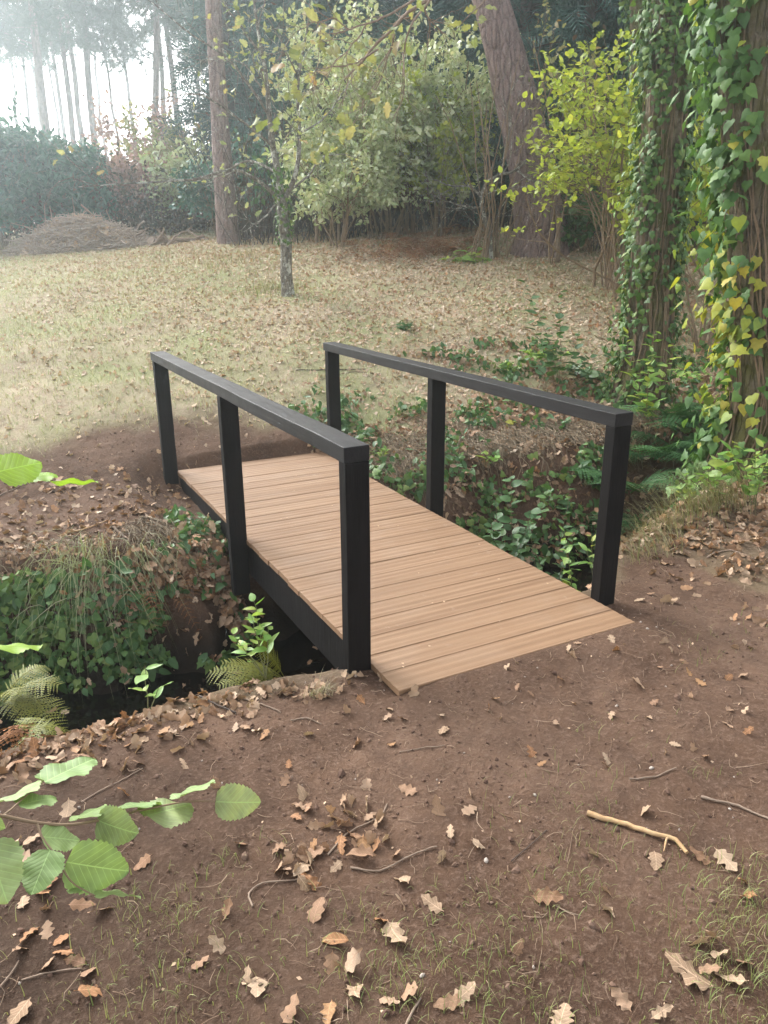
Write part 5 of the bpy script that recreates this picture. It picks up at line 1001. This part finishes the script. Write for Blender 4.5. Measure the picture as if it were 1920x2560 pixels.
# ------------------------------------------------------------------ oak bough hanging in from above
Dv = 6.2; o = thing('oak_bough', at(1150, -120, Dv), 'thin oak bough with turning leaves hanging into the top of the picture', 'branch'); sk = []
Q = lambda *q: [at(640+.3858*x, .3858*y, Dv+d) for x, y, d in q]
for pts, r0 in [(Q((1330, -170, .3), (1150, 0, .2), (1000, 110, .1), (900, 220, 0), (790, 320, 0), (700, 440, -.1), (600, 560, -.2)), .017), (Q((1250, -150, .2), (1000, 0, 0), (850, 90, -.1), (740, 140, -.2), (600, 190, -.3), (480, 230, -.4)), .013), (Q((1200, -120, .2), (1080, 50, .1), (1000, 170, 0), (965, 330, 0), (960, 500, -.1), (930, 660, -.1), (880, 760, -.2)), .009),
                (Q((900, 220, 0), (850, 380, .1), (800, 530, .2), (700, 680, .2)), .007), (Q((790, 320, 0), (650, 420, -.2), (480, 470, -.3), (330, 520, -.4)), .008), (Q((720, 150, -.2), (660, 260, -.2), (560, 380, -.3), (450, 560, -.4)), .006), (Q((1080, 50, .1), (1130, 150, .2), (1220, 260, .3)), .006), (Q((1000, 110, .1), (880, 160, .2), (870, 300, .2), (760, 470, .2)), .006), (Q((600, 190, -.3), (520, 130, -.3), (400, 130, -.4), (300, 80, -.4)), .005)]:
    q = smooth_path(pts, 30); q += np.cumsum(rt_.normal(size=q.shape), 0)*.0035; sk.append((q, np.linspace(r0, r0*.3, 30), 2))
    for k in range(7):
        i = rt_.integers(6, 29); grow(q[i], nrm(q[i]-q[i-2])+rdir(1, -.2, rt_)[0]*.9, rt_.uniform(.15, .45), .0028, 1, rt_, (2,), .8, -.05, .22, .6, sk, 6)
g = G(); skel_mesh(g, sk, (3, 4, 6, 8)); g.build('branches', TWIG, o)
q = smooth_path(Q((1500, -180, .5), (1480, 0, .5), (1380, 100, .5), (1300, 190, .5)), 24); o2 = thing('oak_bough', q[0], 'short hanging oak twig with a few pale leaves beside the leaning pine top', 'branch'); g = G(); tube(g, q, np.linspace(.007, .002, 24), 6); g.build('branches', TWIG, o2)
P = A([at(a, b2, Dv+.5+rt_.normal()*.05) for a, b2 in ((1195, 25), (1205, 35), (1160, 60), (1185, 80), (1170, 95), (1195, 105), (1210, 20), (1150, 72))]); n = len(P); g = G(); inst_mix(g, OAK_HI, P, frames(rdir(n, -.4, rt_), nrm(nrm(CAM-P)*.7+rdir(n, .2, rt_)*.7)), rt_.uniform(.09, .13, n), rt_); g.build('leaves', OAKG, o2)
P = [at(a, b2, Dv+rt_.normal()*.15) for a, b2 in [(855, 112), (745, 170), (756, 205), (700, 190), (880, 132), (898, 145), (835, 45), (850, 60), (775, 345), (790, 365), (762, 380), (800, 385), (775, 400), (860, 320), (935, 175), (920, 160), (1010, 75), (1020, 90), (940, 260), (900, 235), (855, 285), (820, 340), (960, 240), (690, 300), (650, 290), (985, 60), (1040, 12), (800, 70), (820, 45), (780, 30), (760, 135), (740, 215), (770, 240), (870, 160), (810, 190), (700, 240)] for _ in range(2)]
P = A(P)+rt_.normal(size=(len(P), 3))*.035; n = len(P); V = nrm(CAM-P); g = G(); inst_mix(g, OAK_HI, P, frames(nrm(A([0, 0, -.5])+rdir(n, 0, rt_)), nrm(V*.6+rdir(n, .2, rt_)*.8)), rt_.uniform(.085, .13, n), rt_); g.build('leaves', OAKG, o)

# ------------------------------------------------------------------ air, light, camera
me = G(); x0, x1, y0, y1, z0, z1 = -40, 60, -20, 75, -3, 21
V = A([[x, y, z] for x in (x0, x1) for y in (y0, y1) for z in (z0, z1)]); hz = bpy.data.objects.new('haze', me.add(V, A([[0, 1, 3, 2], [4, 6, 7, 5], [0, 4, 5, 1], [2, 3, 7, 6], [0, 2, 6, 4], [1, 5, 7, 3]])).mesh('haze', False)); COL.objects.link(hz); tag(hz, None, None, kind='stuff')
hm = bpy.data.materials.new('haze'); hm.use_nodes = True; nt = hm.node_tree; nt.nodes.clear(); ho = nt.nodes.new('ShaderNodeOutputMaterial'); pv = nt.nodes.new('ShaderNodeVolumePrincipled'); pv.inputs['Density'].default_value = HAZE; pv.inputs['Color'].default_value = (.84, .95, 1, 1); pv.inputs['Anisotropy'].default_value = ANISO; nt.links.new(pv.outputs[0], ho.inputs['Volume']); hz.data.materials.append(hm)
EL, AZ = math.radians(35), math.radians(-12)
w = bpy.data.worlds.new('World'); sc.world = w; w.use_nodes = True; nt = w.node_tree; bg = nt.nodes['Background']; sky = nt.nodes.new('ShaderNodeTexSky'); sky.sky_type = 'NISHITA'; sky.sun_disc = False; sky.sun_elevation = EL; sky.sun_rotation = AZ % (2*PI); sky.dust_density = 4; sky.air_density = 1.0; sky.ozone_density = 1
hs = nt.nodes.new('ShaderNodeHueSaturation'); hs.inputs['Saturation'].default_value = .16; nt.links.new(sky.outputs[0], hs.inputs['Color']); nt.links.new(hs.outputs[0], bg.inputs['Color']); bg.inputs['Strength'].default_value = SKY
sl = bpy.data.lights.new('sun', 'SUN'); sl.energy = SUN; sl.angle = math.radians(42); sl.color = (1, .95, .87); so = bpy.data.objects.new('sun', sl); COL.objects.link(so); so.rotation_euler = Vector((math.sin(AZ)*math.cos(EL), math.cos(AZ)*math.cos(EL), math.sin(EL))).to_track_quat('Z', 'Y').to_euler()
cd = bpy.data.cameras.new('camera'); co = bpy.data.objects.new('camera', cd); COL.objects.link(co); cd.sensor_fit = 'VERTICAL'; cd.sensor_height = 24; cd.lens = 24*FPX/2560; cd.clip_start = .05; cd.clip_end = 2000
co.matrix_world = Matrix(((RX[0], UX[0], -FW[0], CAM[0]), (RX[1], UX[1], -FW[1], CAM[1]), (RX[2], UX[2], -FW[2], CAM[2]), (0, 0, 0, 1))); sc.camera = co
sc.view_settings.view_transform = 'Standard'; sc.view_settings.look = 'None'; sc.view_settings.exposure = EXPO; sc.view_settings.gamma = 1
cy = sc.cycles; cy.max_bounces = 7; cy.diffuse_bounces = 3; cy.glossy_bounces = 2; cy.transmission_bounces = 3; cy.volume_bounces = 1; cy.use_denoising = True; cy.sample_clamp_indirect = 4
